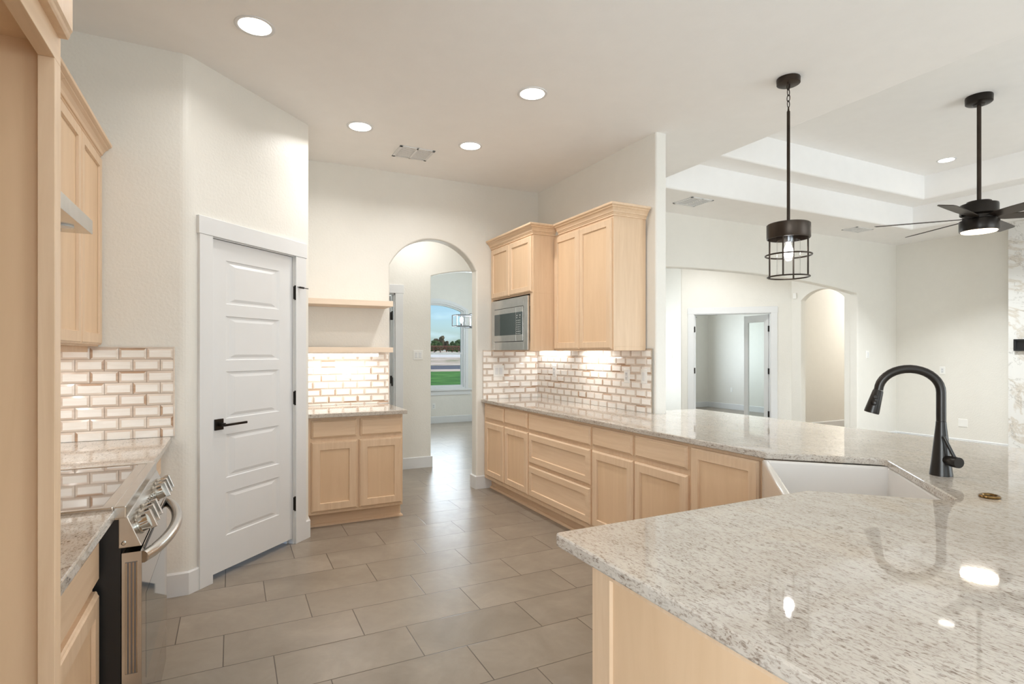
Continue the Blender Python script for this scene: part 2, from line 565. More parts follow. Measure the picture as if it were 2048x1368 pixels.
def obj(name, mb, mats, parent=None, bevel=0.0, seg=2, kind=None, world=False):
    me = bpy.data.meshes.new(name)
    vv = mb.v
    if world and parent is not None:
        root = parent
        while root.parent:
            root = root.parent
        inv = (Matrix.Translation(root.location) @ Matrix.Rotation(root.rotation_euler.z, 4, 'Z')).inverted()
        vv = [tuple(inv @ Vector(p)) for p in vv]
    me.from_pydata(vv, [], mb.f)
    ms = mats if isinstance(mats, (list, tuple)) else [mats]
    for m in ms:
        me.materials.append(MAT[m] if isinstance(m, str) else m)
    me.polygons.foreach_set('material_index', mb.mi)
    me.polygons.foreach_set('use_smooth', mb.sm)
    bm = bmesh.new()
    bm.from_mesh(me)
    bmesh.ops.recalc_face_normals(bm, faces=bm.faces)
    for e in bm.edges:
        if len(e.link_faces) == 2 and e.calc_face_angle(0.0) > 0.7:
            e.smooth = False
    bm.to_mesh(me)
    bm.free()
    me.update()
    o = bpy.data.objects.new(name, me)
    COL.objects.link(o)
    if parent is not None:
        o.parent = parent
    if bevel:
        b = o.modifiers.new('bevel', 'BEVEL')
        b.width = bevel
        b.segments = seg
        b.limit_method = 'ANGLE'
        b.angle_limit = R(35)
    if kind:
        o['kind'] = kind
    return o

def struct(name, mb, mats, bevel=0.0, seg=3, label=None):
    o = obj(name, mb, mats, None, bevel, seg, 'structure')
    if label:
        o['label'] = label
    return o

def thing(name, label, cat, loc=(0, 0, 0), rotz=0.0, group=None):
    o = bpy.data.objects.new(name, None)
    o.empty_display_size = 0.05
    o.location = loc
    o.rotation_euler = (0, 0, rotz)
    COL.objects.link(o)
    o['label'] = label
    o['category'] = cat
    if group:
        o['group'] = group
    return o

def single(o, label, cat, group=None):
    o['label'] = label
    o['category'] = cat
    if group:
        o['group'] = group
    return o

def sthing(name, loc=(0, 0, 0), rotz=0.0, label=None):
    o = bpy.data.objects.new(name, None)
    o.empty_display_size = 0.05
    o.location = loc
    o.rotation_euler = (0, 0, rotz)
    COL.objects.link(o)
    o['kind'] = 'structure'
    if label:
        o['label'] = label
    return o

def dup(root, loc, label, rotz=None, group=None):
    r = root.copy()
    COL.objects.link(r)
    r.location = loc
    if rotz is not None:
        r.rotation_euler = (0, 0, rotz)
    r['label'] = label
    if group:
        r['group'] = group
    for ch in list(root.children):
        c = ch.copy()
        COL.objects.link(c)
        c.parent = r
        for g in list(ch.children):
            d = g.copy()
            COL.objects.link(d)
            d.parent = c
    return r

# ---------------------------------------------------------------- the setting
CEIL, LEDGE, TRAY, K, KB = 3.06, 3.365, 3.67, 0.90, 0.868
YB = 5.19
struct('floor', MB().add([(-1.3, -3.4, 0), (12.3, -3.4, 0), (12.3, 10.75, 0), (-1.3, 10.75, 0), (-1.3, -3.4, -.1), (12.3, -3.4, -.1), (12.3, 10.75, -.1), (-1.3, 10.75, -.1)],
       [(0, 1, 2, 3), (7, 6, 5, 4), (0, 4, 5, 1), (1, 5, 6, 2), (2, 6, 7, 3), (3, 7, 4, 0)]), 'floor')

def ceiling():
    m = MB()
    x0, x1, y0, y1 = 3.77, 8.378, -1.6, 4.42
    def rect(e, z):
        return [(x0 - e, y0 - e, z), (x1 + e, y0 - e, z), (x1 + e, y1 + e, z), (x0 - e, y1 + e, z)]
    rows = [[(-1.3, -3.4, CEIL), (12.3, -3.4, CEIL), (12.3, 10.75, CEIL), (-1.3, 10.75, CEIL)]]
    def lip(e, z):
        out = []
        for k in range(5):
            a = PI / 2 * k / 4
            out.append(rect(e + .022 - .022 * math.sin(a), z + .022 - .022 * math.cos(a)))
        return out
    rows += lip(0, CEIL) + [rect(0, LEDGE)] + lip(-.30, LEDGE) + [rect(-.30, TRAY)]
    for a, b in zip(rows, rows[1:]):
        for i in range(4):
            j = (i + 1) % 4
            m.add([a[i], a[j], b[j], b[i]], [(0, 1, 2, 3)])
    m.add(rows[-1], [(0, 1, 2, 3)])
    # roof deck above, so no sky light reaches the rooms
    m.box(-1.3, 12.3, -3.4, 10.75, 3.80, 3.86)
    m.box(-1.34, -1.3, -3.4, 10.75, 3.06, 3.86)
    m.box(12.3, 12.34, -3.4, 10.75, 3.06, 3.86)
    m.box(-1.3, 12.3, -3.44, -3.4, 3.06, 3.86)
    m.box(-1.3, 12.3, 10.75, 10.79, 3.06, 3.86)
    return m
struct('ceiling', ceiling(), 'ceil')

ZL, ZH = -.03, CEIL + .02
def arc(x0, x1, zs, za, n=18, power=None):
    """opening head from x1 (spring) over to x0"""
    c, w = (x0 + x1) / 2, (x1 - x0) / 2
    pts = []
    rise = za - zs
    rad = (w * w + rise * rise) / (2 * rise)
    for i in range(n + 1):
        t = 1 - 2 * i / n
        if power:
            z = zs + rise * (1 - abs(t) ** power)
        else:
            z = za - rad + math.sqrt(max(0, rad * rad - (w * t) ** 2))
        pts.append((c + w * t, z))
    return pts

# back wall of kitchen and living room, with the two arched openings
def wall_outline(x0, x1, openings):
    top = [(x1, ZL), (x1, ZH), (x0, ZH), (x0, ZL)]
    low = []
    for kind, a, b, *r in openings:           # left to right
        if kind == 'arch':
            head = list(reversed(arc(a, b, r[0], r[1], 20, r[2] if len(r) > 2 else None)))
        else:
            head = [(a, r[0]), (b, r[0])]
        low += [(a, ZL)] + head + [(b, ZL)]
    return low + top

struct('wall_back', MB().slab_xz(wall_outline(0.40, 12.2, [('arch', 1.322, 2.198, 2.19, 2.465), ('arch', 3.02, 8.395, 2.255, 2.42, 2.2)]), YB, YB + .125), 'wall', 0.016)
struct('wall_kitchen_right', MB().box(2.906, 3.012, 3.34, YB + .06, ZL, ZH), 'wall', 0.016)
struct('wall_left', MB().box(-1.10, -.98, -.3, 3.80, ZL, ZH).box(-1.10, -.98, -3.3, -2.3, ZL, ZH).box(-1.10, -.98, -2.3, -.3, ZL, .6).box(-1.10, -.98, -2.3, -.3, 2.2, ZH), 'wall')
struct('wall_front', MB().box(-1.1, .1, -3.3, -3.18, ZL, ZH).box(2.5, 4.6, -3.3, -3.18, ZL, ZH).box(8.6, 9.6, -3.3, -3.18, ZL, ZH)
       .box(.1, 2.5, -3.3, -3.18, ZL, .55).box(.1, 2.5, -3.3, -3.18, 2.15, ZH).box(4.6, 8.6, -3.3, -3.18, ZL, .5).box(4.6, 8.6, -3.3, -3.18, 2.4, ZH), 'wall')

def wall_path(path, thick, z0, z1, openings=()):
    """path runs so that the room is on its right side; openings: (segment, u0, u1, ztop)"""
    m = MB()
    n = len(path)
    nor = []
    for i in range(n):
        ds = []
        if i > 0:
            ds.append((Vector(path[i]) - Vector(path[i - 1])).normalized())
        if i < n - 1:
            ds.append((Vector(path[i + 1]) - Vector(path[i])).normalized())
        ns = [Vector((-d.y, d.x)) for d in ds]
        nn = ns[0] if len(ns) == 1 else (ns[0] + ns[1]).normalized()
        nor.append(nn / (1 if len(ns) == 1 else max(.3, nn.dot(ns[0]))))
    for i in range(n - 1):
        a, b = Vector(path[i]), Vector(path[i + 1])
        qa, qb = a + nor[i] * thick, b + nor[i + 1] * thick
        L = (b - a).length
        pieces = []
        u = 0.0
        for s, u0, u1, zt in openings:
            if s == i:
                pieces += [(u, u0, z0), (u0, u1, zt)]
                u = u1
        pieces.append((u, L, z0))
        d = (b - a) / L
        nrm = Vector((-d.y, d.x)) * thick
        for u0, u1, zl in pieces:
            p0, p1 = a + d * u0, a + d * u1
            q0 = qa if u0 == 0 else p0 + nrm
            q1 = qb if u1 == L else p1 + nrm
            m.add([(p0.x, p0.y, zl), (p1.x, p1.y, zl), (q1.x, q1.y, zl), (q0.x, q0.y, zl), (p0.x, p0.y, z1), (p1.x, p1.y, z1), (q1.x, q1.y, z1), (q0.x, q0.y, z1)],
                  [(3, 2, 1, 0), (4, 5, 6, 7), (0, 1, 5, 4), (1, 2, 6, 5), (2, 3, 7, 6), (3, 0, 4, 7)])
    return m
S2 = math.sqrt(.5)
PC = (-.222, 3.665)                              # corner where the end wall turns into the pantry wall
PE = (PC[0] + 1.034 * S2, PC[1] + 1.034 * S2)
pc_arc = []
for k in range(6):
    # small bullnose of 4 cm tangent length
    t = k / 5
    a, b = Vector((PC[0] - .04, PC[1])), Vector((PC[0] + .04 * S2, PC[1] + .04 * S2))
    q = Vector(PC)
    p = a * (1 - t) ** 2 + q * 2 * t * (1 - t) + b * t * t
    pc_arc.append((p.x, p.y))
pp = [(-1.10, 3.665)] + pc_arc + [PE, (PE[0], YB + .06)]
# the diagonal is the segment after the bullnose; its u starts .04 along
struct('wall_pantry', wall_path(pp, .11, ZL, ZH, [(len(pc_arc), .158 - .04, .876 - .04, 2.062)]), 'wall')
# pantry interior closes behind the door
struct('wall_pantry_inner', MB().box(-.98, .40, YB, YB + .1, ZL, ZH), 'wall')

HALL = 6.445
struct('wall_hall', MB().slab_xz(wall_outline(.45, 4.72, [('rect', .93, 1.703, 2.06), ('arch', 2.14, 3.34, 2.285, 2.378)]), HALL, HALL + .12), 'wall', 0.012)
struct('wall_hall_left', MB().box(.40, .50, YB + .1, 10.5, ZL, ZH), 'wall')
struct('wall_dining_left', MB().box(1.93, 2.03, HALL + .1, 10.4, ZL, ZH), 'wall')
struct('wall_dining_right', MB().box(4.65, 4.77, HALL + .1, 10.4, ZL, ZH), 'wall')
DW = 10.36
WX0, WX1, WZ0, WZS, WZA = 2.93, 4.15, .66, 2.20, 2.36     # dining window opening
def dining_wall():
    head = list(reversed(arc(WX0, WX1, WZS, WZA, 18)))
    low = [(.45, ZL), (12.2, ZL), (12.2, ZH), (.45, ZH)]
    m = MB()
    m.box(.45, WX0, DW, DW + .14, ZL, ZH)
    m.box(WX1, 7.0, DW, DW + .14, ZL, ZH)
    m.box(WX0, WX1, DW, DW + .14, ZL, WZ0)
    m.slab_xz(head + [(WX1, ZH), (WX0, ZH)], DW, DW + .14)
    return m
struct('wall_dining_far', dining_wall(), 'wall')

# foyer, office and side hall
struct('wall_foyer_side', MB().box(7.15, 7.27, 7.56, 8.7, ZL, ZH), 'wall')
struct('wall_foyer_front', MB().box(4.72, 5.1, 8.6, 8.72, ZL, ZH).box(6.7, 7.2, 8.6, 8.72, ZL, ZH).box(5.1, 6.7, 8.6, 8.72, 2.45, ZH), 'wall')
DA, DB = (7.15, 7.55), (8.42, 6.28)              # diagonal office wall, room on the near side
DL = math.hypot(DB[0] - DA[0], DB[1] - DA[1])
struct('wall_office', wall_path([DA, DB], .12, ZL, ZH, [(0, .208, 1.448, 2.045)]), 'wall')
def y_arch_wall():
    pts = arc(5.40, 6.126, 2.225, 2.385, 16)
    poly = [(5.25, ZL), (5.40, ZL)] + list(reversed(pts)) + [(6.126, ZL), (6.42, ZL), (6.42, ZH), (5.25, ZH)]
    return MB().slab_yz(poly, 8.40, 8.52)
struct('wall_foyer_right', y_arch_wall(), 'wall', 0.008)
struct('wall_side_hall', MB().box(8.45, 12.2, 6.50, 6.62, ZL, ZH), 'wall')
struct('wall_office_right', MB().box(10.8, 10.92, 6.6, 10.6, ZL, ZH), 'wall')
struct('wall_office_back', MB().box(7.2, 8.1, 10.47, 10.6, ZL, ZH).box(9.9, 10.9, 10.47, 10.6, ZL, ZH).box(8.1, 9.9, 10.47, 10.6, ZL, .7).box(8.1, 9.9, 10.47, 10.6, 2.3, ZH), 'wall')
struct('wall_office_left', MB().box(7.15, 7.27, 8.7, 10.6, ZL, ZH), 'wall')
struct('wall_end_right', MB().box(12.08, 12.2, 5.2, 6.6, ZL, ZH), 'wall')
struct('wall_living_right', MB().box(9.39, 9.51, -3.3, YB + .06, ZL, ZH), 'wall')

# baseboards
BB = [(0, 0), (.0145, 0), (.0145, .123), (.008, .131), (0, .131)]
def board(name, *paths):
    m = MB()
    for p in paths:
        m.sweep(p, BB)
    return struct(name, m, 'trim')
d1 = lambda u, o=0: (PC[0] + u * S2 + o * S2, PC[1] + u * S2 - o * S2)      # point on the pantry diagonal
board('baseboard_pantry', [(-.36, 3.665), PC, d1(.066)], [d1(.988), d1(1.034), (PE[0], PE[1] + .2)])
board('baseboard_arch', [(2.198, 5.32), (2.198, YB), (2.40, YB)])
board('baseboard_hall', [(1.79, HALL), (2.14, HALL), (2.14, HALL + .12)])
board('baseboard_dining', [(2.03, DW), (4.65, DW)])
board('baseboard_living', [(8.395, 5.32), (8.395, YB), (9.39, YB), (9.39, 3.61)])
board('baseboard_office', [(7.27, 10.47), (10.8, 10.47), (10.8, 6.62)])
board('baseboard_side_hall', [(8.52, 6.50), (12.08, 6.50)])
board('baseboard_wall_end', [(3.012, 5.19), (3.012, 3.52)])

# ---------------------------------------------------------------- pantry door (local x along the wall, -y into the kitchen)
def hinge(parent, x, z, y=-.004, h=.092, w=.017):
    return obj('hinge', MB().box(x - w / 2, x + w / 2, y - .006, y + .006, z - h / 2, z + h / 2).lathe([(.007, -.052), (.007, .052)], (x, y - .006, z), 10), 'black', parent)
def pantry_door():
    t = sthing('door_1', (PC[0], PC[1], 0), R(45), 'white five panel pantry door with black lever handle')
    x0, x1, z0, z1 = .163, .872, .037, 2.052
    slab = MB()
    slab.box(x0, x1, .020, .045, z0, z1)
    # front skin with five raised panels
    px0, px1 = .279, .748
    pans = [(1.668, 1.936), (1.322, 1.594), (.962, 1.252), (.597, .866), (.243, .508)]
    zs = [z0]
    for a, b in sorted(pans):
        zs += [a, b]
    zs.append(z1)
    yf = .012
    def q(a, b, c, d):
        slab.add([(a, yf, c), (b, yf, c), (b, yf, d), (a, yf, d)], [(0, 1, 2, 3)])
    q(x0, px0, z0, z1)
    q(px1, x1, z0, z1)
    for i in range(0, len(zs), 2):
        q(px0, px1, zs[i], zs[i + 1])
    for a, b in pans:
        vs_, fs = [], []
        for ix, iz, y in ((0, 0, yf), (.020, .005, yf + .006), (.034, .016, yf + .007), (.075, .034, yf + .001)):
            vs_ += [(px0 + ix, y, a + iz), (px1 - ix, y, a + iz), (px1 - ix, y, b - iz), (px0 + ix, y, b - iz)]
        for k in range(3):
            for i in range(4):
                p, q_ = 4 * k + i, 4 * k + (i + 1) % 4
                fs.append((p, q_, q_ + 4, p + 4))
        fs.append((12, 13, 14, 15))
        slab.add(vs_, fs)
    slab.add([(x0, yf, z0), (x1, yf, z0), (x1, yf, z1), (x0, yf, z1), (x0, .021, z0), (x1, .021, z0), (x1, .021, z1), (x0, .021, z1)],
             [(0, 4, 5, 1), (1, 5, 6, 2), (2, 6, 7, 3), (3, 7, 4, 0)])
    obj('door_slab', slab, 'trim', t)
    for z in (1.798, 1.045, .288):
        hg = hinge(t, .882, z)
        if z > 1.7:
            obj('door_stop', MB().tube([(.886, -.012, 1.842), (.915, -.03, 1.838)], .003, 8).tube([(.905, -.026, 1.839), (.935, -.042, 1.836)], .007, 10).tube([(.93, -.04, 1.836), (.962, -.058, 1.833)], .003, 8), 'black', hg)
    hd = obj('handle', MB().box(.193, .258, .004, .012, .90, .967), 'black', t, .002)
    obj('lever', MB().lathe([(.011, 0), (.011, .045)], (.226, .006, .934), 16, (0, -1, 0)).box(.216, .395, -.048, -.034, .924, .938), 'black', hd, .002)
    obj('door_jamb', MB().box(.158, .162, .0, .11, 0, 2.06).box(.875, .879, .0, .11, 0, 2.06).box(.158, .879, .0, .11, 2.055, 2.064).box(.158, .172, .05, .11, 0, 2.06).box(.863, .879, .05, .11, 0, 2.06), 'trim', t)
    obj('casing', MB().box(.064, .157, -.019, 0, 0, 2.06).box(.880, .988, -.019, 0, 0, 2.06).box(.056, .996, -.022, 0, 2.06, 2.165), 'trim', t, .002)
pantry_door()

# hall door seen past the shelves
def hall_door():
    t = sthing('door_2', (1.703, HALL, 0), 0, 'white hall door standing open beyond the kitchen arch')
    obj('casing', MB().box(0, .093, -.018, 0, 0, 2.06).box(-.87, -.78, -.018, 0, 0, 2.06).box(-.88, .10, -.02, 0, 2.06, 2.16), 'trim', t, .002)
    obj('door_jamb', MB().box(-.012, 0, 0, .12, 0, 2.06).box(-.775, -.762, 0, .12, 0, 2.06).box(-.775, 0, 0, .12, 2.048, 2.06), 'trim', t)
    obj('door_slab', MB().box(-.052, -.016, .125, .86, .03, 2.04), 'trim', t)
    for z in (1.80, 1.05, .30):
        obj('hinge', MB().box(-.028, -.012, .09, .12, z - .045, z + .045), 'black', t)
    hinge(t, -.03, 1.80, .02)
    hinge(t, -.03, 1.03, .02)
hall_door()

def french_doors():
    u = Vector((DB[0] - DA[0], DB[1] - DA[1])).normalized()
    ang = math.atan2(u.y, u.x)
    t = sthing('door_3', (DA[0], DA[1], 0), ang, 'white double glass office doors standing open')
    a, b = .208, 1.448
    obj('casing', MB().box(a - .10, a, -.02, 0, 0, 2.045).box(b, b + .10, -.02, 0, 0, 2.045).box(a - .105, b + .105, -.022, 0, 2.045, 2.152), 'trim', t, .002)
    obj('door_jamb', MB().box(a, a + .014, 0, .12, 0, 2.045).box(b - .014, b, 0, .12, 0, 2.045).box(a, b, 0, .12, 2.031, 2.045), 'trim', t)
    for z in (1.777, 1.05, .318):
        obj('hinge', MB().box(b - .040, b - .010, .045, .075, z - .05, z + .05), 'black', t, .004)
        obj('hinge', MB().box(a + .004, a + .026, -.012, .03, z - .05, z + .05), 'black', t, .004)
    def leaf(hx, phi):
        # leaf built along +x then turned about its hinge
        q = Matrix.Translation((hx, .10, 0)) @ Matrix.Rotation(phi, 4, 'Z')
        fr, gl = MB(), MB()
        W = .605
        fr.box(0, .10, -.018, .018, .01, 2.025).box(W - .10, W, -.018, .018, .01, 2.025).box(.10, W - .10, -.018, .018, .01, .24).box(.10, W - .10, -.018, .018, 1.90, 2.025)
        gl.box(.10, W - .10, -.004, .004, .24, 1.90)
        for mb in (fr, gl):
            mb.v = [tuple(q @ Vector(p)) for p in mb.v]
        lf = obj('door_leaf', fr, 'trim', t, .003)
        obj('glass_pane', gl, 'pane', lf)
    leaf(b - .018, R(80 + 45))
    leaf(a + .018, R(115))
french_doors()

# front door glazing of the foyer (its light falls on the foyer walls)
def front_door():
    t = sthing('door_4', (5.1, 8.66, 0))
    obj('frame', MB().box(0, .10, -.03, .03, 0, 2.45).box(1.5, 1.6, -.03, .03, 0, 2.45).box(.75, .85, -.03, .03, 0, 2.45).box(.1, 1.5, -.03, .03, 0, .2).box(.1, 1.5, -.03, .03, 2.3, 2.45), 'trim', t)
    obj('glass_pane', MB().box(.1, 1.5, -.004, .004, .2, 2.3), 'pane', t)
front_door()

# ---------------------------------------------------------------- windows
def dining_window():
    t = sthing('window_1', (WX0, DW, 0), 0, 'white arched window looking on lawn and pasture')
    w = WX1 - WX0
    def band(o_out, o_in, y0, y1, zb):
        """arched frame band between two offsets of the opening outline"""
        def outl(o):
            pts = [(-o, zb)]
            pts += list(reversed(arc(-o, w + o, WZS + o * .35, WZA + o, 18)))
            pts += [(w + o, zb)]
            return pts
        A, B = outl(o_out), outl(o_in)
        m = MB()
        for i in range(len(A) - 1):
            p = [A[i], A[i + 1], B[i + 1], B[i]]
            m.add([(x, y0, z) for x, z in p] + [(x, y1, z) for x, z in p],
                  [(0, 1, 2, 3), (7, 6, 5, 4), (0, 4, 5, 1), (1, 5, 6, 2), (2, 6, 7, 3), (3, 7, 4, 0)])
        return m
    obj('casing', band(.055, 0.0, -.018, .0, WZ0), 'trim', t)
    obj('frame', band(0.0, -.035, .0, .12, WZ0 + .03).box(0, w, .0, .12, WZ0, WZ0 + .03), 'trim', t)
    sash = band(-.035, -.07, .05, .09, WZ0 + .07)
    sash.box(.035, w - .035, .05, .09, WZ0 + .03, WZ0 + .07).box(.035, w - .035, .045, .095, 1.335, 1.372)
    obj('sash', sash, 'trim', t)
    gp = [(.07, WZ0 + .07), (w - .07, WZ0 + .07)] + arc(.07, w - .07, WZS - .025, WZA - .07, 14)
    obj('glass_pane', MB().slab_xz(gp, .066, .072), 'pane', t)
    obj('sill', MB().box(-.13, w + .13, -.045, .02, WZ0 - .035, WZ0).box(-.10, w + .10, -.018, 0, WZ0 - .12, WZ0 - .035), 'trim', t, .003)
dining_window()
for nm, x0, x1, z0, z1, y, nn in (('window_2', .1, 2.5, .55, 2.15, -3.24, 3), ('window_3', 4.6, 8.6, .5, 2.4, -3.24, 4), ('window_4', 8.1, 9.9, .7, 2.3, 10.53, 2)):
    t = sthing(nm, (x0, y, 0))
    w = x1 - x0
    m = MB()
    for k in range(nn + 1):
        xx = w * k / nn
        m.box(max(0, xx - .035), min(w, xx + .035), -.04, .04, z0, z1)
    m.box(0, w, -.04, .04, z0, z0 + .06).box(0, w, -.04, .04, z1 - .06, z1)
    obj('frame', m, 'trim', t)
    obj('glass_pane', MB().box(.03, w - .03, -.004, .004, z0 + .05, z1 - .05), 'pane', t)

# ---------------------------------------------------------------- cabinet parts (local: front face at y=0, -y outwards)
def shaker(parent, x0, x1, z0, z1, rail=.058, t=.02, y=0.0, name='door', side=None):
    m = MB().rings(x0, x1, z0, z1, [(0, y), (0, y - t + .009), (.003, y - t + .006), (.007, y - t + .004), (.011, y - t), (rail, y - t), (rail + .004, y - t + .010), (rail + .005, y - t + .010)], cap=False)
    # seams where stiles meet rails
    d = obj(name, m, 'wz', parent)
    obj('panel', MB().box(x0 + rail + .004, x1 - rail - .004, y - t + .0105, y - t + .016, z0 + rail + .004, z1 - rail - .004), 'pz', d)
    return d
def drawer(parent, x0, x1, z0, z1, t=.02, y=0.0):
    return obj('drawer_front', MB().rings(x0, x1, z0, z1, [(0, y), (0, y - t + .010), (.005, y - t + .007), (.009, y - t + .0055), (.013, y - t)]), 'wx', parent)
def wide_shaker(parent, x0, x1, z0, z1, rail=.055, t=.02):
    m = MB().rings(x0, x1, z0, z1, [(0, 0), (0, -t + .009), (.003, -t + .006), (.007, -t + .004), (.011, -t), (rail, -t), (rail + .004, -t + .010), (rail + .005, -t + .010)], cap=False)
    d = obj('drawer_front', m, 'wx', parent)
    obj('panel', MB().box(x0 + rail + .004, x1 - rail - .004, -t + .0105, -t + .016, z0 + rail + .004, z1 - rail - .004), 'wx', d)
    return d
def toe(parent, x0, x1, depth, recess=.075, ends=()):
    m = MB().box(x0, x1, recess, depth, 0.02, .11)
    k = obj('toe_kick', m, 'wx', parent)
    pr = [(0, 0), (.018, 0), (.016, .010), (.009, .018), (0, .02)]
    path = [(x0, recess), (x1, recess)]
    if 'R' in ends:
        path = path + [(x1, depth)]
    obj('shoe_moulding', MB().sweep(path, pr).box(x0, x1, recess, depth, 0, .02), 'wx', k)
    return k
CROWN = [(0, -.004), (.008, -.004), (.008, .008), (.013, .011), (.013, .018), (.019, .020), (.024, .032), (.034, .046), (.046, .054), (.046, .060), (.052, .063), (.060, .068), (.062, .080), (.058, .084), (0, .084)]
def crown(parent, path, z):
    return obj('crown_moulding', MB().sweep(path, [(o, zz + z) for o, zz in CROWN]), 'wx', parent)

# right run of base cabinets: local x runs towards the camera (-Y), fronts face -X
RX = 2.285
def right_unit(name, label, ya, yb):
    return thing(name, label, 'cabinet', (RX, ya, 0), -PI / 2), ya - yb
def L(ya, y):
    return ya - y
G = 'maple base cabinets along the right wall'
# A : two small drawers over two doors
t, w = right_unit('base_cabinet', 'maple base cabinet in the far corner beside the arch, two small drawers over two doors', 5.182, 4.227)
obj('carcass', MB().box(0, w, 0, .60, .11, KB), 'wz', t)
drawer(t, L(5.182, 5.125), L(5.182, 4.712), .712, .848)
drawer(t, L(5.182, 4.688), L(5.182, 4.245), .712, .848)
shaker(t, L(5.182, 5.132), L(5.182, 4.712), .147, .682)
shaker(t, L(5.182, 4.690), L(5.182, 4.238), .147, .682)
toe(t, 0, w, .60)
# B : three wide drawers
t, w = right_unit('drawer_cabinet', 'maple base cabinet with three wide stacked drawers under the granite', 4.227, 3.285)
obj('carcass', MB().box(0, w, 0, .60, .11, KB), 'wz', t)
drawer(t, L(4.227, 4.216), L(4.227, 3.298), .708, .846)
wide_shaker(t, L(4.227, 4.216), L(4.227, 3.298), .430, .684)
wide_shaker(t, L(4.227, 4.216), L(4.227, 3.298), .146, .408)
toe(t, 0, w, .60)
# C
t, w = right_unit('base_cabinet', 'maple base cabinet between the wide drawers and the corner panel, two drawers over two doors', 3.285, 2.340)
obj('carcass', MB().box(0, w, 0, .60, .11, KB), 'wz', t)
drawer(t, L(3.285, 3.272), L(3.285, 2.834), .715, .848)
drawer(t, L(3.285, 2.809), L(3.285, 2.354), .715, .848)
shaker(t, L(3.285, 3.276), L(3.285, 2.826), .147, .684)
shaker(t, L(3.285, 2.813), L(3.285, 2.350), .147, .684)
toe(t, 0, w, .60)
# D
t, w = right_unit('base_cabinet', 'maple base cabinet with one tall door right beside the white sink', 2.340, 1.862)
obj('carcass', MB().box(0, w, 0, .60, .11, KB), 'wz', t)
shaker(t, L(2.340, 2.328), L(2.340, 1.880), .147, .846)
toe(t, 0, w, .60)

# buffet by the arch
t = thing('buffet_cabinet', 'free standing looking maple cabinet between pantry door and arch, two drawers over two doors', 'cabinet', (.522, 4.565, 0))
w = .748
obj('carcass', MB().box(0, w, 0, .61, .11, KB), 'wz', t, .001)
drawer(t, .028, .372, .704, .842)
drawer(t, .400, .740, .704, .842)
shaker(t, .028, .376, .133, .674, .062)
shaker(t, .392, .738, .133, .674, .062)
toe(t, 0, w, .61, .07, ('R',))
o = obj('countertop', MB().box(.516, 1.290, 4.488, YB - .002, KB, K), 'granite', None, .004)
single(o, 'short polished granite top on the buffet cabinet by the arch', 'countertop')
SH = 'maple floating shelves over the buffet'
o = obj('floating_shelf', MB().box(.516, 1.277, 4.895, YB, 1.776, 1.823), 'ws', None, .002)
single(o, 'upper of two thick maple shelves over the buffet', 'shelf', SH)
o = obj('floating_shelf', MB().box(.516, 1.277, 4.895, YB, 1.370, 1.415), 'ws', None, .002)
single(o, 'lower of two thick maple shelves over the buffet, lit from below', 'shelf', SH)
def led_bar(label, loc, rotz, length, power, h=.010):
    t = thing('light_bar', label, 'light', loc, rotz, 'under cabinet light bars')
    obj('housing', MB().box(0, length, -.02, .03, -h * .3, 0), 'white', t)
    obj('diffuser', MB().box(.003, length - .003, -.018, .012, -h, -h * .3), 'led', t, .002)
    q = Matrix.Rotation(rotz, 3, 'Z') @ Vector((length / 2, .0, -h - .006))
    lamp('light_bar_lamp', 'AREA', (loc[0] + q.x, loc[1] + q.y, loc[2] + q.z), power, (1, .985, .955), length * .95, .03, (0, 0, rotz))
led_bar('glowing light bar under the lower shelf of the buffet', (.575, 5.02, 1.3688), 0, .60, 2.6, .034)

# upper cabinets on the right wall
UZ0, UZ1 = 1.385, 2.412
UX = 2.585
t = thing('upper_cabinet', 'tall two door maple wall cabinet at the end of the right wall', 'cabinet', (UX, 4.300, UZ0), -PI / 2)
w = 4.300 - 3.444
obj('carcass', MB().box(0, w, 0, 2.893 - UX, .030, UZ1 - UZ0).box(0, w, 0, .018, 0, .030).box(w - .018, w, .018, 2.893 - UX, 0, .030), 'wz', t, .001)
shaker(t, .006, .401, .012, 2.392 - UZ0, .056)
shaker(t, .407, .842, .012, 2.392 - UZ0, .056)
crown(t, [(.064, 0), (w, 0), (w, 2.893 - UX)], UZ1 - UZ0)
MX = 2.362
t = thing('microwave_cabinet', 'deep maple wall cabinet with two short doors over the built in microwave', 'cabinet', (MX, 5.185, UZ0), -PI / 2)
w = 5.185 - 4.302
mz = 1.892 - UZ0
obj('carcass', MB().box(0, w, 0, 2.893 - MX, mz, UZ1 - UZ0).box(0, .045, 0, 2.893 - MX, 0, mz).box(w - .058, w, 0, 2.893 - MX, 0, mz).box(.045, w - .058, .0, .018, -.0, .006).box(.045, w - .058, .45, 2.893 - MX, .030, mz), 'wz', t, .001)
shaker(t, .03, .435, mz + .012, 2.398 - UZ0, .052)
shaker(t, .441, w - .014, mz + .012, 2.398 - UZ0, .052)
crown(t, [(0, 0), (w, 0), (w, UX - MX - .003)], UZ1 - UZ0)
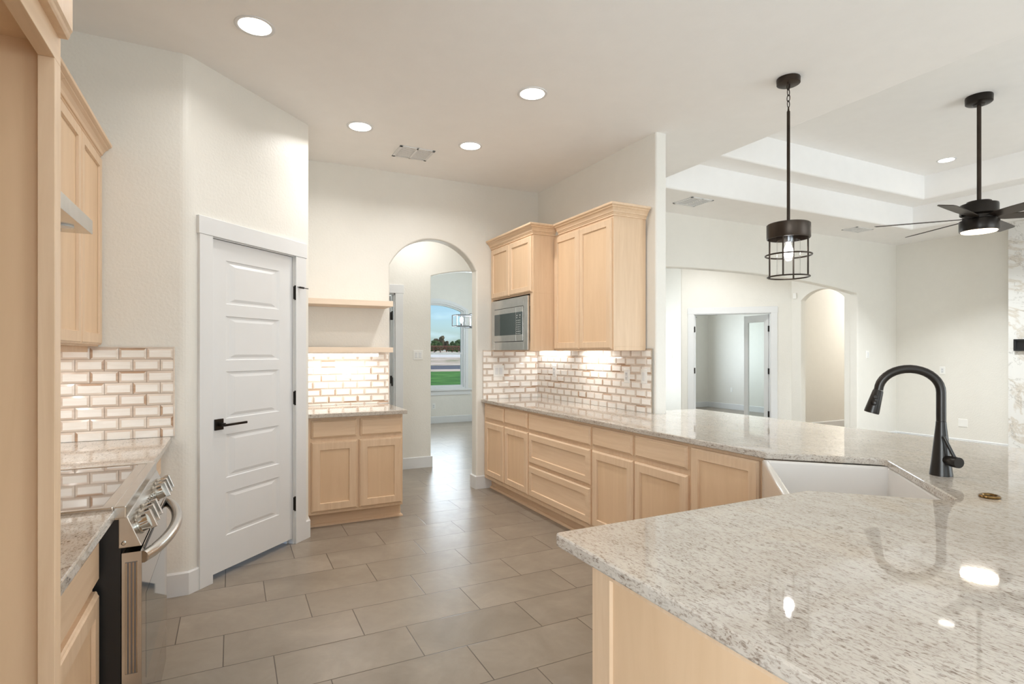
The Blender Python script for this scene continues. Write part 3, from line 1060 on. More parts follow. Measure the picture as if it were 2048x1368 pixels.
# microwave
t = thing('microwave', 'stainless steel built in microwave with dark glass door', 'microwave', (MX, 5.135, 1.392), -PI / 2)
mw, mh = .768, .485
tr = MB().rings(0, mw, 0, mh, [(0, 0), (0, -.018), (.004, -.022), (.070, -.022)], cap=False)
obj('trim_frame', MB().box(0, .068, -.022, 0, 0, mh).box(mw - .078, mw, -.022, 0, 0, mh).box(.068, mw - .078, -.022, 0, 0, .078).box(.068, mw - .078, -.022, 0, mh - .085, mh), 'steel', t, .002)
bd = obj('body', MB().box(.068, mw - .078, -.008, .42, .078, mh - .085), 'blackp', t)
x0, x1, z0, z1 = .072, mw - .082, .083, mh - .090
dx = x0 + (x1 - x0) * .78
dr = obj('door', MB().box(x0, dx - .002, -.028, -.008, z0, z1), 'steel', t, .002)
obj('door_window', MB().box(x0 + .018, dx - .004, -.0295, -.027, z0 + .058, z1 - .048), 'dglass', dr)
cp = obj('control_panel', MB().box(dx + .002, x1, -.028, -.008, z0, z1), 'steel', t, .002)
obj('keypad', MB().box(dx + .004, x1 - .003, -.0295, -.027, z0 + .058, z1 - .048), 'dglass', cp)
for rw in range(9):
    for cl in range(3):
        if rw < 2 and cl == 1:
            continue
        kx = dx + .020 + cl * .030
        kz = z1 - .075 - rw * .020 - (.006 if rw > 1 else 0)
        obj('key', MB().box(kx, kx + (.014 if rw in (0, 7) else .008), -.0302, -.0294, kz - .006, kz), 'white', cp)
led_bar('glowing light bar under the tall wall cabinet near the corner', (2.80, 4.28, UZ0 + .0285), -PI / 2, .36, 2.2)
led_bar('glowing light bar under the back of the microwave cabinet', (2.85, 5.10, UZ0 + .0285), -PI / 2, .55, 1.5)

# ---------------------------------------------------------------- backsplashes
TH, TW, BV = .0632, .127, .0115
def backsplash(label, loc, rotz, W, z0, z1, anchor=0.0, trim_right=True, holes=()):
    gx, gy = math.sin(rotz) * .0016, -math.cos(rotz) * .0016
    t = thing('tile_backsplash', label, 'backsplash', (loc[0] + gx, loc[1] + gy, z0), rotz)
    m = MB()
    H = z1 - z0
    rnd = random.Random(int(W * 1000))
    m.box(0, W, -.003, 0, 0, H, 4)
    ztop = H - .006
    row = 0
    while ztop > .002:
        zb = max(0.0, ztop - TH)
        off = W - anchor - (TW / 2 if row % 2 else 0)
        k0 = -int(off / TW) - 2
        for k in range(k0, 2):
            a, b = off + k * TW, off + (k + 1) * TW
            a2, b2 = max(a, 0), min(b, W)
            if b2 - a2 < .006:
                continue
            g = .001
            xa, xb, za, zz = a2 + g, b2 - g, zb + g, ztop - g
            il = BV if a >= -.001 else .0005
            ir = BV if b <= W + .001 else .0005
            ib = BV if ztop - TH >= -.001 else .0005
            it = BV
            if xb - xa < il + ir + .002 or zz - za < ib + it + .002:
                m.box(xa, xb, -.006, -.002, za, zz, 1)
                continue
            vs_ = [(xa, -.0065, za), (xb, -.0065, za), (xb, -.0065, zz), (xa, -.0065, zz),
                   (xa + il, -.010, za + ib), (xb - ir, -.010, za + ib), (xb - ir, -.010, zz - it), (xa + il, -.010, zz - it)]
            m.add(vs_, [(4, 5, 6, 7)], 0)
            for f in ((0, 1, 5, 4), (1, 2, 6, 5), (2, 3, 7, 6), (3, 0, 4, 7)):
                m.add([vs_[i] for i in f], [(0, 1, 2, 3)], rnd.choices((1, 2, 3), (.55, .36, .09))[0])
        ztop -= TH
        row += 1
    obj('tiles', m, ['tface', 'tb1', 'tb2', 'tb3', 'grout'], t)
    e = MB().box(0, W, -.009, 0, H - .006, H)
    if trim_right:
        e.box(W - .001, W + .007, -.010, 0, 0, H)
    obj('edge_trim', e, 'chrome' if trim_right == 'metal' else 'tb1', t)
    return t
backsplash('cream subway tile backsplash with tan edges on the end wall left of the pantry door', (-.98, 3.665), 0, .689, K, 1.401)
t = sthing('added_window', (-1.04, -2.3, 0))  # unseen window, added as the opening for the side fill lamp
obj('frame', MB().box(-.04, .04, 0, .06, .6, 2.2).box(-.04, .04, 1.94, 2.0, .6, 2.2).box(-.04, .04, .97, 1.03, .6, 2.2).box(-.04, .04, 0, 2, .6, .66).box(-.04, .04, 0, 2, 2.14, 2.2), 'trim', t)
obj('glass_pane', MB().box(-.004, .004, .05, 1.95, .65, 2.15), 'pane', t)
backsplash('cream subway tile backsplash with tan edges behind the cooking range', (-.98, 1.28), PI / 2, 2.38, K, 1.86, 0, False)
backsplash('brightly lit cream subway tile backsplash above the buffet top', (.514, YB), 0, .792, K, 1.368, .03)
backsplash('cream subway tile backsplash on the short back wall beside the arch', (2.268, YB), 0, .632, K, 1.395, .02, False)
backsplash('long cream subway tile backsplash on the right wall under the wall cabinets', (2.906, 5.178), -PI / 2, 5.178 - 3.378, K, 1.400, 0, 'metal')

# ---------------------------------------------------------------- wall plates
def plate(label, loc, rotz, kind='outlet', gangs=1, w=.072, h=.116, z=None, group=None, y=0.0):
    name = {'outlet': 'power_outlet', 'switch': 'light_switch', 'blank': 'blank_plate'}[kind]
    cat = {'outlet': 'outlet', 'switch': 'switch', 'blank': 'wall plate'}[kind]
    t = thing(name, label, cat, loc, rotz, group)
    W = w + (gangs - 1) * .046
    obj('cover_plate', MB().rings(-W / 2, W / 2, -h / 2, h / 2, [(0, y), (0, y - .003), (.004, y - .006)]), 'white', t)
    for g in range(gangs):
        cx = (g - (gangs - 1) / 2) * .046
        if kind == 'outlet':
            r = obj('receptacle', MB().box(cx - .017, cx + .017, y - .0085, y - .005, -.034, .034), 'trim', t, .002)
            s_ = MB()
            for dz in (-.018, .018):
                s_.box(cx - .008, cx - .005, y - .0092, y - .008, dz - .004, dz + .006).box(cx + .005, cx + .008, y - .0092, y - .008, dz - .004, dz + .006)
                s_.lathe([(.0025, 0), (.0025, .0012)], (cx, y - .008, dz - .010), 8, (0, -1, 0))
            obj('slots', s_, 'ventdark', r)
        elif kind == 'switch':
            obj('rocker', MB().box(cx - .016, cx + .016, y - .0095, y - .005, -.033, .033), 'trim', t, .002)
    return t
plate('outlet in the tiles above the buffet top', (.928, YB - .010, 1.189), 0)
plate('double rocker switch in the tiles on the back wall beside the arch', (2.441, YB - .010, 1.181), 0, 'switch', 2)
plate('outlet in the right wall tiles nearest the back corner', (2.896, 4.828, 1.184), -PI / 2)
plate('outlet in the right wall tiles near the wall end, left of a switch', (2.896, 3.679, 1.178), -PI / 2)
plate('single rocker switch in the right wall tiles at the wall end', (2.896, 3.466, 1.183), -PI / 2, 'switch')
plate('double rocker switch on the hall wall seen through the kitchen arch', (1.979, HALL, 1.34), 0, 'switch', 2)
plate('outlet low on the dining wall under the arched window', (3.491, DW, .33), 0)
plate('rocker switch on the living wall between wide arch and corner', (8.64, YB, 1.34), 0, 'switch')
plate('outlet at chest height on the living wall left of the marble', (9.39, 4.549, 1.104), -PI / 2)
plate('blank square plate low on the living wall left of the marble', (9.39, 4.290, .358), -PI / 2, 'blank', 1, .115, .115)
plate('triple rocker switch on the bluish foyer wall at the wide arch edge', (7.15, 7.86, 1.335), -PI / 2, 'switch', 3)
plate('blank plate on the office wall left of an outlet', (10.8, 9.72, .47), -PI / 2, 'blank')
plate('outlet on the office wall seen through the open doors', (10.8, 9.32, .47), -PI / 2)
o = obj('motion_sensor', MB().box(8.37, 8.40, 6.20, 6.255, 2.265, 2.36), 'white', None, .006)
single(o, 'small white motion sensor high on the foyer wall beside an arch', 'sensor')

# ---------------------------------------------------------------- main granite worktop
E1 = lambda a, b: ((a + b) * S2, (a - b) * S2)     # corner axes: along the apron, into the corner
A_, B_, C_ = (2.248, 1.822), E1(2.878, .785), E1(2.130, .785)
D_ = (2.130 / S2 - 1.258, 1.258)
poly = [(2.904, YB - .002), (2.248, YB - .002), A_, B_, C_, D_, (.752, 1.258), (.752, .30), (3.472, .30), (3.472, 3.50), (3.014, 3.50), (3.014, 3.338), (2.904, 3.338)]
poly = rround(poly, {3: .03, 4: .03, 6: .018, 9: .02})
o = obj('countertop', MB().prism(poly, KB, K), 'granite', None, .0045)
single(o, 'long polished granite worktop wrapping the corner sink and breakfast bar', 'countertop')
# sink (local x along the apron, +y outwards to the kitchen)
SC0 = E1(2.504, .285)
t = thing('apron_sink', 'white farmhouse sink set diagonally in the granite corner', 'sink', (SC0[0], SC0[1], .66), R(45))
sk = MB()
zt = KB - .001 - .66
def rr_(x, y0, y1, z):
    return [(-x, y0, z), (x, y0, z), (x, y1, z), (-x, y1, z)]
lev = [rr_(.371, -.545, 0, 0), rr_(.371, -.545, 0, zt - .008), rr_(.365, -.539, -.006, zt), rr_(.350, -.512, -.024, zt), rr_(.343, -.505, -.031, zt - .007), rr_(.335, -.495, -.040, .03), rr_(.305, -.465, -.07, .012)]
vs_ = [p for q in lev for p in q]
fs = [(0, 3, 2, 1)]
for k in range(len(lev) - 1):
    for i in range(4):
        a, b = 4 * k + i, 4 * k + (i + 1) % 4
        fs.append((a, b, b + 4, a + 4))
k = 4 * (len(lev) - 1)
fs.append((k, k + 1, k + 2, k + 3))
obj('basin', sk.add(vs_, fs), 'ceramic', t, .004)
obj('drain', MB().lathe([(.045, 0), (.045, .004), (.03, .005)], (0, -.27, .012), 24), 'steel', t)
t = thing('sink_cabinet', 'maple corner cabinet under the white sink', 'cabinet', (E1(2.504, .30)[0], E1(2.504, .30)[1], 0), R(45) + PI)
obj('carcass', MB().box(-.365, .365, 0, .48, .11, .655), 'wz', t)
shaker(t, -.355, -.003, .15, .64)
shaker(t, .003, .355, .15, .64)
toe(t, -.365, .365, .48)

# peninsula carcass
t = thing('peninsula_cabinet', 'maple peninsula cabinet with framed end panel under the near worktop corner', 'cabinet', (.860, .33, 0))
px0, px1, py0, py1 = .012, .86, 0, .905
obj('carcass', MB().box(px0, px1, py0, py1, .11, KB), 'wz', t)
obj('toe_kick', MB().box(px0 + .02, px1, py0 + .02, py1 - .075, 0, .11), 'wx', t)
def end_panel():
    # faces -X : built like a shaker front then turned
    W_, rail = .905, .075
    q = Matrix.Rotation(-PI / 2, 4, 'Z')
    fr = MB().rings(0, W_, .0, KB - .001, [(0, 0), (0, -.014), (.001, -.015), (rail, -.015), (rail + .004, -.006), (rail + .005, -.006)], cap=False)
    pn = MB().box(rail + .003, W_ - rail - .003, -.0065, 0, rail + .003, KB - rail - .003)
    for mb in (fr, pn):
        mb.v = [tuple(q @ Vector((x - W_, y, z)) + Vector((px0, 0, 0))) for x, y, z in mb.v]
    e = obj('end_panel', fr, 'wz', t)
    obj('panel', pn, 'pz', e)
end_panel()
def pen_front():
    q = Matrix.Translation((px1, py1, 0)) @ Matrix.Rotation(PI, 4, 'Z')
    for a, b in ((.012, .42), (.426, .838)):
        m = MB().rings(a, b, .147, .846, [(0, 0), (0, -.011), (.007, -.016), (.011, -.02), (.058, -.02), (.062, -.010)], cap=False)
        n = MB().box(a + .06, b - .06, -.0105, -.004, .147 + .06, .846 - .06)
        for mb in (m, n):
            mb.v = [tuple(q @ Vector(p)) for p in mb.v]
        d = obj('door', m, 'wz', t)
        obj('panel', n, 'pz', d)
pen_front()
struct('wall_knee', MB().box(3.014, 3.13, .34, 3.34, ZL, KB - .001).box(1.75, 3.014, .34, .45, ZL, KB - .001), 'wall')

# faucet
FX, FY = 2.434, 1.184
t = thing('kitchen_faucet', 'tall dark bronze gooseneck faucet behind the white sink', 'faucet', (FX, FY, K), R(45))
bdy = MB().lathe([(.0375, 0), (.0375, .004), (.0365, .01), (.031, .06), (.024, .13), (.0178, .19), (.0168, .205)], n=36)
obj('body', bdy, 'faucet', t)
sp = []
zz0, rx, rz = .318, .104, .088
pts = [(0, 0, .206), (0, 0, .26), (0, 0, .30)]
for k in range(19):
    a = PI * k / 18 * .985
    pts.append((0, rx - rx * math.cos(a), zz0 + rz * math.sin(a)))
obj('spout', MB().tube(pts, .0162, 20), 'faucet', t)
end = Vector(pts[-1])
dr_ = Vector((0, .27, -1)).normalized()
hd = obj('spray_head', MB().lathe([(.0165, 0), (.0185, .006), (.0265, .088), (.026, .094), (.022, .095)], tuple(end), 28, tuple(dr_)), 'faucet', t)
cb = MB()
side = Vector((-1, 0, 0)).normalized()
nrm_ = (Matrix.Rotation(-R(45), 3, 'Z') @ Vector((-.9, -.44, .1)) ).normalized()
for s_, r_ in ((.03, .0085), (.053, .0115)):
    c_ = end + dr_ * s_ + nrm_ * (.0175 + s_ * .08)
    cb.lathe([(r_, -.004), (r_, .0025), (r_ * .8, .004)], tuple(c_), 16, tuple(nrm_))
obj('spray_button', cb, 'black', hd)
ha = Vector((-.39, -.92, 0))
ha = Matrix.Rotation(-R(45), 3, 'Z') @ ha
ha.normalize()
c0 = Vector((0, 0, .062))
hn = obj('handle', MB().lathe([(.017, .015), (.018, .045), (.0205, .049), (.0205, .078), (.0195, .081)], tuple(c0), 28, tuple(ha)), 'faucet', t)
p0 = c0 + ha * .062 + Vector((0, 0, .014))
bk = Matrix.Rotation(-R(45), 3, 'Z') @ Vector((-.014, .030, 0))
p1 = p0 + bk + Vector((0, 0, .078))
obj('lever', MB().tube([tuple(p0), tuple(p1)], .0062, 10), 'faucet', hn)
t = thing('air_gap_ring', 'small brass ring cap in the granite behind the sink', 'air gap', (2.197, .930, K))
obj('ring', MB().ring((0, 0, .004), .024, .0055), 'brass', t)
obj('cap', MB().lathe([(.021, 0), (.021, .003), (.012, .0035)], n=24), 'black', t)

# ---------------------------------------------------------------- left side: range wall
LX = -.365                                           # face of the base cabinets
t = thing('base_cabinet', 'maple base cabinet right beside the tall refrigerator panel, drawer over door', 'cabinet', (LX, 1.285, 0), PI / 2)
w = 2.020 - 1.285
obj('carcass', MB().box(0, w, 0, .60, .11, KB), 'wz', t)
drawer(t, .03, w - .012, .700, .845)
shaker(t, .03, w - .012, .147, .672)
toe(t, 0, w, .60)
o = obj('countertop', MB().box(-.965, -.312, 1.283, 2.024, KB, K), 'granite', None, .004)
single(o, 'small granite top between the range and the tall refrigerator panel', 'countertop')
t = thing('base_cabinet', 'maple base cabinet in the corner beyond the range', 'cabinet', (LX, 2.790, 0), PI / 2)
w = 3.650 - 2.790
obj('carcass', MB().box(0, w, 0, .60, .11, KB), 'wz', t)
drawer(t, .015, w - .05, .700, .845)
shaker(t, .015, w / 2 - .02, .147, .672)
shaker(t, w / 2 - .012, w - .05, .147, .672)
toe(t, 0, w, .60)
o = obj('countertop', MB().box(-.965, -.300, 2.782, 3.653, KB, K), 'granite', None, .004)
single(o, 'granite top in the corner beyond the range, against the end wall', 'countertop')

# range (local x along +Y, -y out to the kitchen)
t = thing('cooking_range', 'stainless slide in range with black glass cooktop and curved handle', 'range', (0, 2.028, 0), PI / 2)
# local (x,y) -> world (-y, 2.028+x): a world X of -.245 is local y .245
RW = .748
obj('body', MB().box(.004, RW - .004, .298, .95, .06, .868).box(.03, RW - .03, .34, .9, 0, .06), 'blackp', t)
obj('cooktop_frame', MB().box(-.008, RW + .008, .283, .315, .873, .909).box(-.008, .018, .315, .955, .896, .909).box(RW - .018, RW + .008, .315, .955, .896, .909).box(-.008, RW + .008, .925, .955, .896, .925).box(0, RW, .30, .95, .868, .897), 'steel', t, .003)
obj('cooktop_glass', MB().box(.018, RW - .018, .345, .925, .897, .907), 'cooktop', t, .002)
obj('front_trim', MB().box(.018, RW - .018, .315, .345, .896, .908), 'steel', t, .001)
pan = MB().slab_yz([(.303, .782), (.244, .782), (.281, .876), (.303, .876)], 0, RW)
cp = obj('control_panel', pan, 'steel', t, .002)
pn = Vector((0, -.93, .366)).normalized()             # outward normal of the slanted panel
pu = Vector((0, .366, .93)).normalized()              # up along the panel
pc = Vector((0, .262, .829))
for kx in (.075, .150, .225, .500, .575, .650):
    b = pc + Vector((kx, 0, 0))
    kn = obj('knob', MB().lathe([(.031, 0), (.031, .005), (.027, .007), (.026, .030), (.024, .032)], tuple(b), 24, tuple(pn)), 'chrome', t)
    g = MB().box(-.009, .009, -.028, .028, .024, .046)
    fr = Matrix((Vector((1, 0, 0)), pu, pn)).transposed()
    g.v = [tuple(fr @ Vector(p) + b) for p in g.v]
    obj('grip', g, 'steel', kn, .002)
bt = MB()
for kx in (.30, .335, .37, .405, .44):
    b = pc + Vector((kx, 0, 0)) + pu * .012
    bt.lathe([(.006, 0), (.006, .004)], tuple(b), 12, tuple(pn))
obj('button', bt, 'chrome', cp)
obj('stud', MB().lathe([(.006, 0), (.006, .004), (.004, .006)], (0, .290, .797), 12, (-1, 0, 0)), 'chrome', cp)
dr = obj('oven_door', MB().box(.004, RW - .004, .245, .296, .215, .766), 'mirror', t, .003)
for x0, x1 in ((.05, .30), (.45, .70)):
    for z0 in (.758, .750):
        obj('vent_slot', MB().box(x0, x1, .2438, .25, z0, z0 + .004), 'blackp', dr)
sd_ = MB()
for gy in (.257, .266, .275, .284):
    sd_.box(.0010, .0045, gy - .0018, gy + .0018, .40, .735)
obj('side_panel', MB().box(.0030, .0042, .2455, .2955, .216, .765), 'steel', dr)
obj('side_grooves', sd_, 'chrome', dr)
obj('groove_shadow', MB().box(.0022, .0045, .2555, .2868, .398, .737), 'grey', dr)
obj('oven_window', MB().box(.10, RW - .10, .2446, .247, .33, .60), 'dglass', dr)
hp = []
for k in range(17):
    u = k / 16
    hp.append((.02 + (RW - .04) * u,     .245 - .062 * math.sin(PI * u) ** .7, .742))
obj('handle', MB().tube(hp, .0185, 14), 'steel', dr)
obj('warming_drawer', MB().box(.004, RW - .004, .247, .296, .072, .205), 'mirror', t, .003)

# hood
t = thing('range_hood', 'slim stainless hood under the cabinets above the range', 'range hood', (-.98, 2.03, 1.845), PI / 2)
hdp = .480
obj('canopy', MB().slab_yz([(-hdp, .0), (-.016, .0), (-.016, .07), (-hdp + .02, .058), (-hdp, .055)], 0, .742), 'steel', t, .002)
obj('filter', MB().box(.05, .692, -hdp + .09, -.06, -.004, .001), 'grey', t)
for kx in (.15, .592):
    obj('lamp_lens', MB().lathe([(.03, -.006), (.03, 0)], (kx, -hdp + .06, 0), 20), 'white', t)
# wall cabinets on the left
LU = -.636
t = thing('upper_cabinet', 'two door maple wall cabinet against the end wall above the tiles', 'cabinet', (LU, 2.776, 1.372), PI / 2)
w = 3.660 - 2.776
obj('carcass', MB().box(0, w, 0, .33, .03, 2.425 - 1.372).box(0, w, .045, .062, 0, .03), 'wz', t, .001)
shaker(t, .008, .412, .038, 2.405 - 1.372, .056)
shaker(t, .418, w - .008, .038, 2.405 - 1.372, .056)
crown(t, [(0, 0), (w - .002, 0)], 2.402 - 1.372)
t = thing('upper_cabinet', 'maple wall cabinet above the range hood', 'cabinet', (LU, 2.030, 1.918), PI / 2)
obj('carcass', MB().box(0, .744, 0, .33, 0, 2.425 - 1.918), 'wz', t, .001)
shaker(t, .008, .369, .01, 2.405 - 1.918, .056)
shaker(t, .375, .736, .01, 2.405 - 1.918, .056)
crown(t, [(0, 0), (.744, 0)], 2.402 - 1.918)
led_bar('glowing light bar under the wall cabinet by the end wall', (-.82, 2.85, 1.4005), PI / 2, .60, 2.2)

# refrigerator enclosure
t = thing('refrigerator_enclosure', 'tall maple refrigerator surround at the left edge, empty alcove', 'cabinet', (-.276, 1.270, 0), PI / 2)
# local x along +Y (far panel at x=0), y = -(X+.276)
OW = .97
obj('side_panel', MB().box(-.020, 0, .024, .70, 0, 2.42), 'pz', t)
obj('side_panel', MB().box(-OW, -OW + .02, .024, .70, 0, 2.42), 'pz', t)
obj('stile', MB().box(-.038, 0, 0, .024, 0, 1.885), 'wz', t, .001)
obj('stile', MB().box(-OW, -OW + .038, 0, .024, 0, 1.885), 'wz', t, .001)
obj('header_rail', MB().box(-OW, 0, 0, .024, 1.885, 2.42), 'wx', t, .001)
obj('alcove_top', MB().box(-OW + .02, -.02, .024, .70, 1.915, 1.935), 'pz', t)
obj('cabinet_top', MB().box(-OW + .02, -.02, .024, .70, 2.40, 2.42), 'pz', t)
shaker(t, -.480, -.012, 1.932, 2.405, .056, .022)
shaker(t, -OW + .012, -.486, 1.932, 2.405, .056, .022)
crown(t, [(-OW, 0), (0, 0), (0, .36)], 2.402)

# ---------------------------------------------------------------- ceiling fixtures
def can_light(x, y, z, label, group):
    t = thing('recessed_light', label, 'light', (x, y, z), 0, group)
    obj('trim_ring', MB().lathe([(.098, 0), (.097, -.004), (.090, -.006), (.080, -.003), (.078, .002)], n=40), 'trim', t)
    obj('lens', MB().lathe([(.0, -.0035), (.078, -.0035), (.079, -.001)], n=40), 'can', t)
    return t
GK = 'recessed lights in the kitchen ceiling'
c1 = can_light(.108, 3.19, CEIL, 'largest and nearest recessed ceiling light, above the pantry corner', GK)
dup(c1, (.860, 4.255, CEIL), 'recessed ceiling light just left of the air vent')
dup(c1, (1.756, 3.21, CEIL), 'recessed ceiling light nearest the wall with cabinets, in front of the vent')
dup(c1, (1.747, 4.25, CEIL), 'smallest kitchen recessed light, just right of the air vent')
c2 = can_light(7.64, 3.66, TRAY, 'recessed light in the raised living ceiling corner', 'recessed lights in the living room ceiling')

def vent(label, loc, w, d, rows):
    t = thing('air_vent', label, 'vent', loc, 0, 'white ceiling air vents')
    obj('frame', MB().box(-w / 2, w / 2, -d / 2, -d / 2 + .025, -.008, 0).box(-w / 2, w / 2, d / 2 - .025, d / 2, -.008, 0).box(-w / 2, -w / 2 + .025, -d / 2, d / 2, -.008, 0).box(w / 2 - .025, w / 2, -d / 2, d / 2, -.008, 0).box(-.008, .008, -d / 2, d / 2, -.008, 0), 'trim', t, .002)
    obj('duct_shade', MB().box(-w / 2 + .02, w / 2 - .02, -d / 2 + .02, d / 2 - .02, -.001, -.0003), 'ventdark', t)  # thin dark sheet, colour stands in for the shade behind the louvres
    m = MB()
    for k in range(rows):
        y = -d / 2 + .03 + (d - .06) * (k + .5) / rows
        h = (d - .06) / rows * .29
        m.add([(-w / 2 + .025, y - h, -.0045), (w / 2 - .025, y - h, -.0045), (w / 2 - .025, y + h, -.0070), (-w / 2 + .025, y + h, -.0070)], [(0, 1, 2, 3)])
    obj('louvre', m, 'trim', t)
    return t
vent('white air vent in the kitchen ceiling between two recessed lights', (1.378, 4.617, CEIL), .30, .27, 9)
vent('white air vent in the living soffit beside the pendant rod', (4.623, 4.70, CEIL), .32, .30, 8)
vent('white air vent in the living soffit left of the fan', (7.69, 4.755, CEIL), .36, .22, 7)

# pendant
PX, PY = 3.071, 2.325
t = thing('pendant_light', 'dark bronze cage pendant with clear glass cylinder over the bar', 'pendant lamp', (PX, PY, CEIL))
obj('canopy', MB().lathe([(.0, 0), (.066, 0), (.068, -.004), (.067, -.034), (.060, -.038), (.0, -.038)], n=36).lathe([(.004, -.05), (.004, -.036)], (.03, .02, 0), 8).lathe([(.004, -.05), (.004, -.036)], (-.03, -.02, 0), 8), 'bronze', t)
ch = MB()
for k in range(4):
    zc = -.050 - k * .036
    pts = []
    for i in range(14):
        a = 2 * PI * i / 14
        s_, c_ = math.sin(a) * .010, math.cos(a) * .022
        pts.append((s_, 0, zc + c_) if k % 2 else (0, s_, zc + c_))
    ch.tube(pts, .0026, 6, True)
obj('chain', ch, 'bronze', t)
obj('rod', MB().lathe([(.0095, -.90), (.0095, -.205), (.006, -.198), (.004, -.175)], n=14), 'bronze', t)
obj('drum', MB().lathe([(.010, -.895), (.118, -.897), (.124, -.902), (.124, -.985), (.121, -.989), (.116, -.989), (.116, -.915), (.0, -.912)], n=48), 'bronze', t)
rod = MB()
for k in range(4):
    a = R(22 + 90 * k)
    x, y = .110 * math.cos(a), .110 * math.sin(a)
    obj('cage_rod', MB().lathe([(.0052, -1.224), (.0052, -.985)], (x, y, 0), 10), 'bronze', t)
def glass_tube():
    m, n = MB(), 40
    vs_ = [(.0665 * math.cos(2 * PI * i / n), .0665 * math.sin(2 * PI * i / n), z) for z in (-.915, -1.205) for i in range(n)]
    m.add(vs_, [(i, (i + 1) % n, n + (i + 1) % n, n + i) for i in range(n)], 0, True)
    return m.ring((0, 0, -1.205), .0665, .0016, 40, 6)
obj('cage_ring', MB().ring((0, 0, -1.091), .130, .0050, 48), 'bronze', t)
obj('cage_ring', MB().ring((0, 0, -1.224), .118, .0048, 48), 'bronze', t)
obj('glass_shade', glass_tube(), 'glass', t)
sk_ = obj('socket', MB().lathe([(.0, -.912), (.028, -.914), (.028, -1.000), (.024, -1.012), (.0, -1.012)], n=24), 'grey', t)
obj('bulb', MB().lathe([(.012, -1.010), (.014, -1.025), (.024, -1.050), (.028, -1.072), (.024, -1.094), (.012, -1.106), (.0, -1.108)], n=20), 'bulb', sk_)
lamp('pendant_lamp', 'POINT', (PX, PY, CEIL - 1.075), 6, (1, .95, .9), .03)

# ceiling fan
FXX, FYY = 6.005, 2.62
t = thing('ceiling_fan', 'black six blade ceiling fan with lit lens in the living room', 'ceiling fan', (FXX, FYY, TRAY))
obj('canopy', MB().lathe([(.0, 0), (.10, 0), (.102, -.01), (.100, -.058), (.09, -.066), (.05, -.07), (.04, -.082), (.0, -.082)], n=36), 'black', t)
obj('downrod', MB().lathe([(.0165, -.96), (.0165, -.05)], n=16), 'bronze', t)
obj('motor', MB().lathe([(.03, -.935), (.09, -.945), (.095, -.965), (.138, -.97), (.141, -.985), (.141, -1.06), (.12, -1.075), (.12, -1.105), (.138, -1.112), (.0, -1.112)], n=40), 'black', t)
for k in range(6):
    a = R(68 + 60 * k)
    q = Matrix.Translation((0, 0, -1.094)) @ Matrix.Rotation(a, 4, 'Z') @ Matrix.Rotation(R(-13), 4, 'X')
    b = MB()
    st = [(.11, -.030, .030), (.20, -.055, .055), (.35, -.066, .066), (.60, -.070, .070), (.76, -.068, .068), (.79, -.050, .055)]
    vs_ = []
    for x, y0, y1 in st:
        vs_ += [(x, y0, -.003), (x, y1, -.003), (x, y1, .003), (x, y0, .003)]
    fs = [(0, 1, 2, 3)]
    for i in range(len(st) - 1):
        for j in range(4):
            u_, v_ = 4 * i + j, 4 * i + (j + 1) % 4
            fs.append((u_, v_, v_ + 4, u_ + 4))
    n_ = 4 * (len(st) - 1)
    fs.append((n_ + 3, n_ + 2, n_ + 1, n_))
    b.add([tuple(q @ Vector(p)) for p in vs_], fs)
    obj('blade', b, 'bronze', t)
lk = obj('light_housing', MB().lathe([(.0, -1.112), (.143, -1.114), (.145, -1.12), (.145, -1.205), (.141, -1.212), (.134, -1.212), (.134, -1.2), (.0, -1.2)], n=44), 'black', t)
obj('lens', MB().lathe([(.133, -1.205), (.128, -1.219), (.0, -1.224)], n=40), 'fanlens', lk)

# dining chandelier
CX_, CY_ = 3.62, 8.45
t = thing('chandelier', 'lit open frame metal chandelier in front of the arched window', 'chandelier', (CX_, CY_, CEIL))
zt_, zb_ = 1.99 - CEIL, 1.775 - CEIL
fm = MB()
for s in (-1, 1):
    for x0, x1, z0, z1 in ((-.42, -.10, zb_ + .02, zt_ - .02), (-.20, .24, zb_, zt_), (.12, .42, zb_ + .02, zt_ - .02)):
        for p, q in (((x0, z0), (x1, z0)), ((x1, z0), (x1, z1)), ((x1, z1), (x0, z1)), ((x0, z1), (x0, z0))):
            fm.tube([(p[0], s * .10, p[1]), (q[0], s * .10, q[1])], .008, 6)
for x in (-.42, .42):
    for z in (zb_ + .02, zt_ - .02):
        fm.tube([(x, -.10, z), (x, .10, z)], .008, 6)
obj('frame', fm, 'grey', t)
for x in (-.30, -.02, .26):
    c = obj('candle', MB().lathe([(.02, zb_ + .02), (.02, zb_ + .06), (.012, zb_ + .065)], (x, 0, 0), 12), 'grey', t)
    obj('bulb', MB().lathe([(.012, zb_ + .065), (.03, zb_ + .11), (.026, zb_ + .15), (.0, zb_ + .18)], (x, 0, 0), 14), 'chand', c)
obj('stem', MB().lathe([(.008, zt_ - .02), (.008, -.02)], (.1, 0, 0), 10).lathe([(.0, zt_ + .46), (.022, zt_ + .48), (.0, zt_ + .50)], (.1, 0, 0), 12).lathe([(.06, -.02), (.06, 0)], (.1, 0, 0), 24), 'black', t)
lamp('chandelier_lamp', 'POINT', (CX_, CY_, 1.9), 60, (.78, .91, 1), .1)

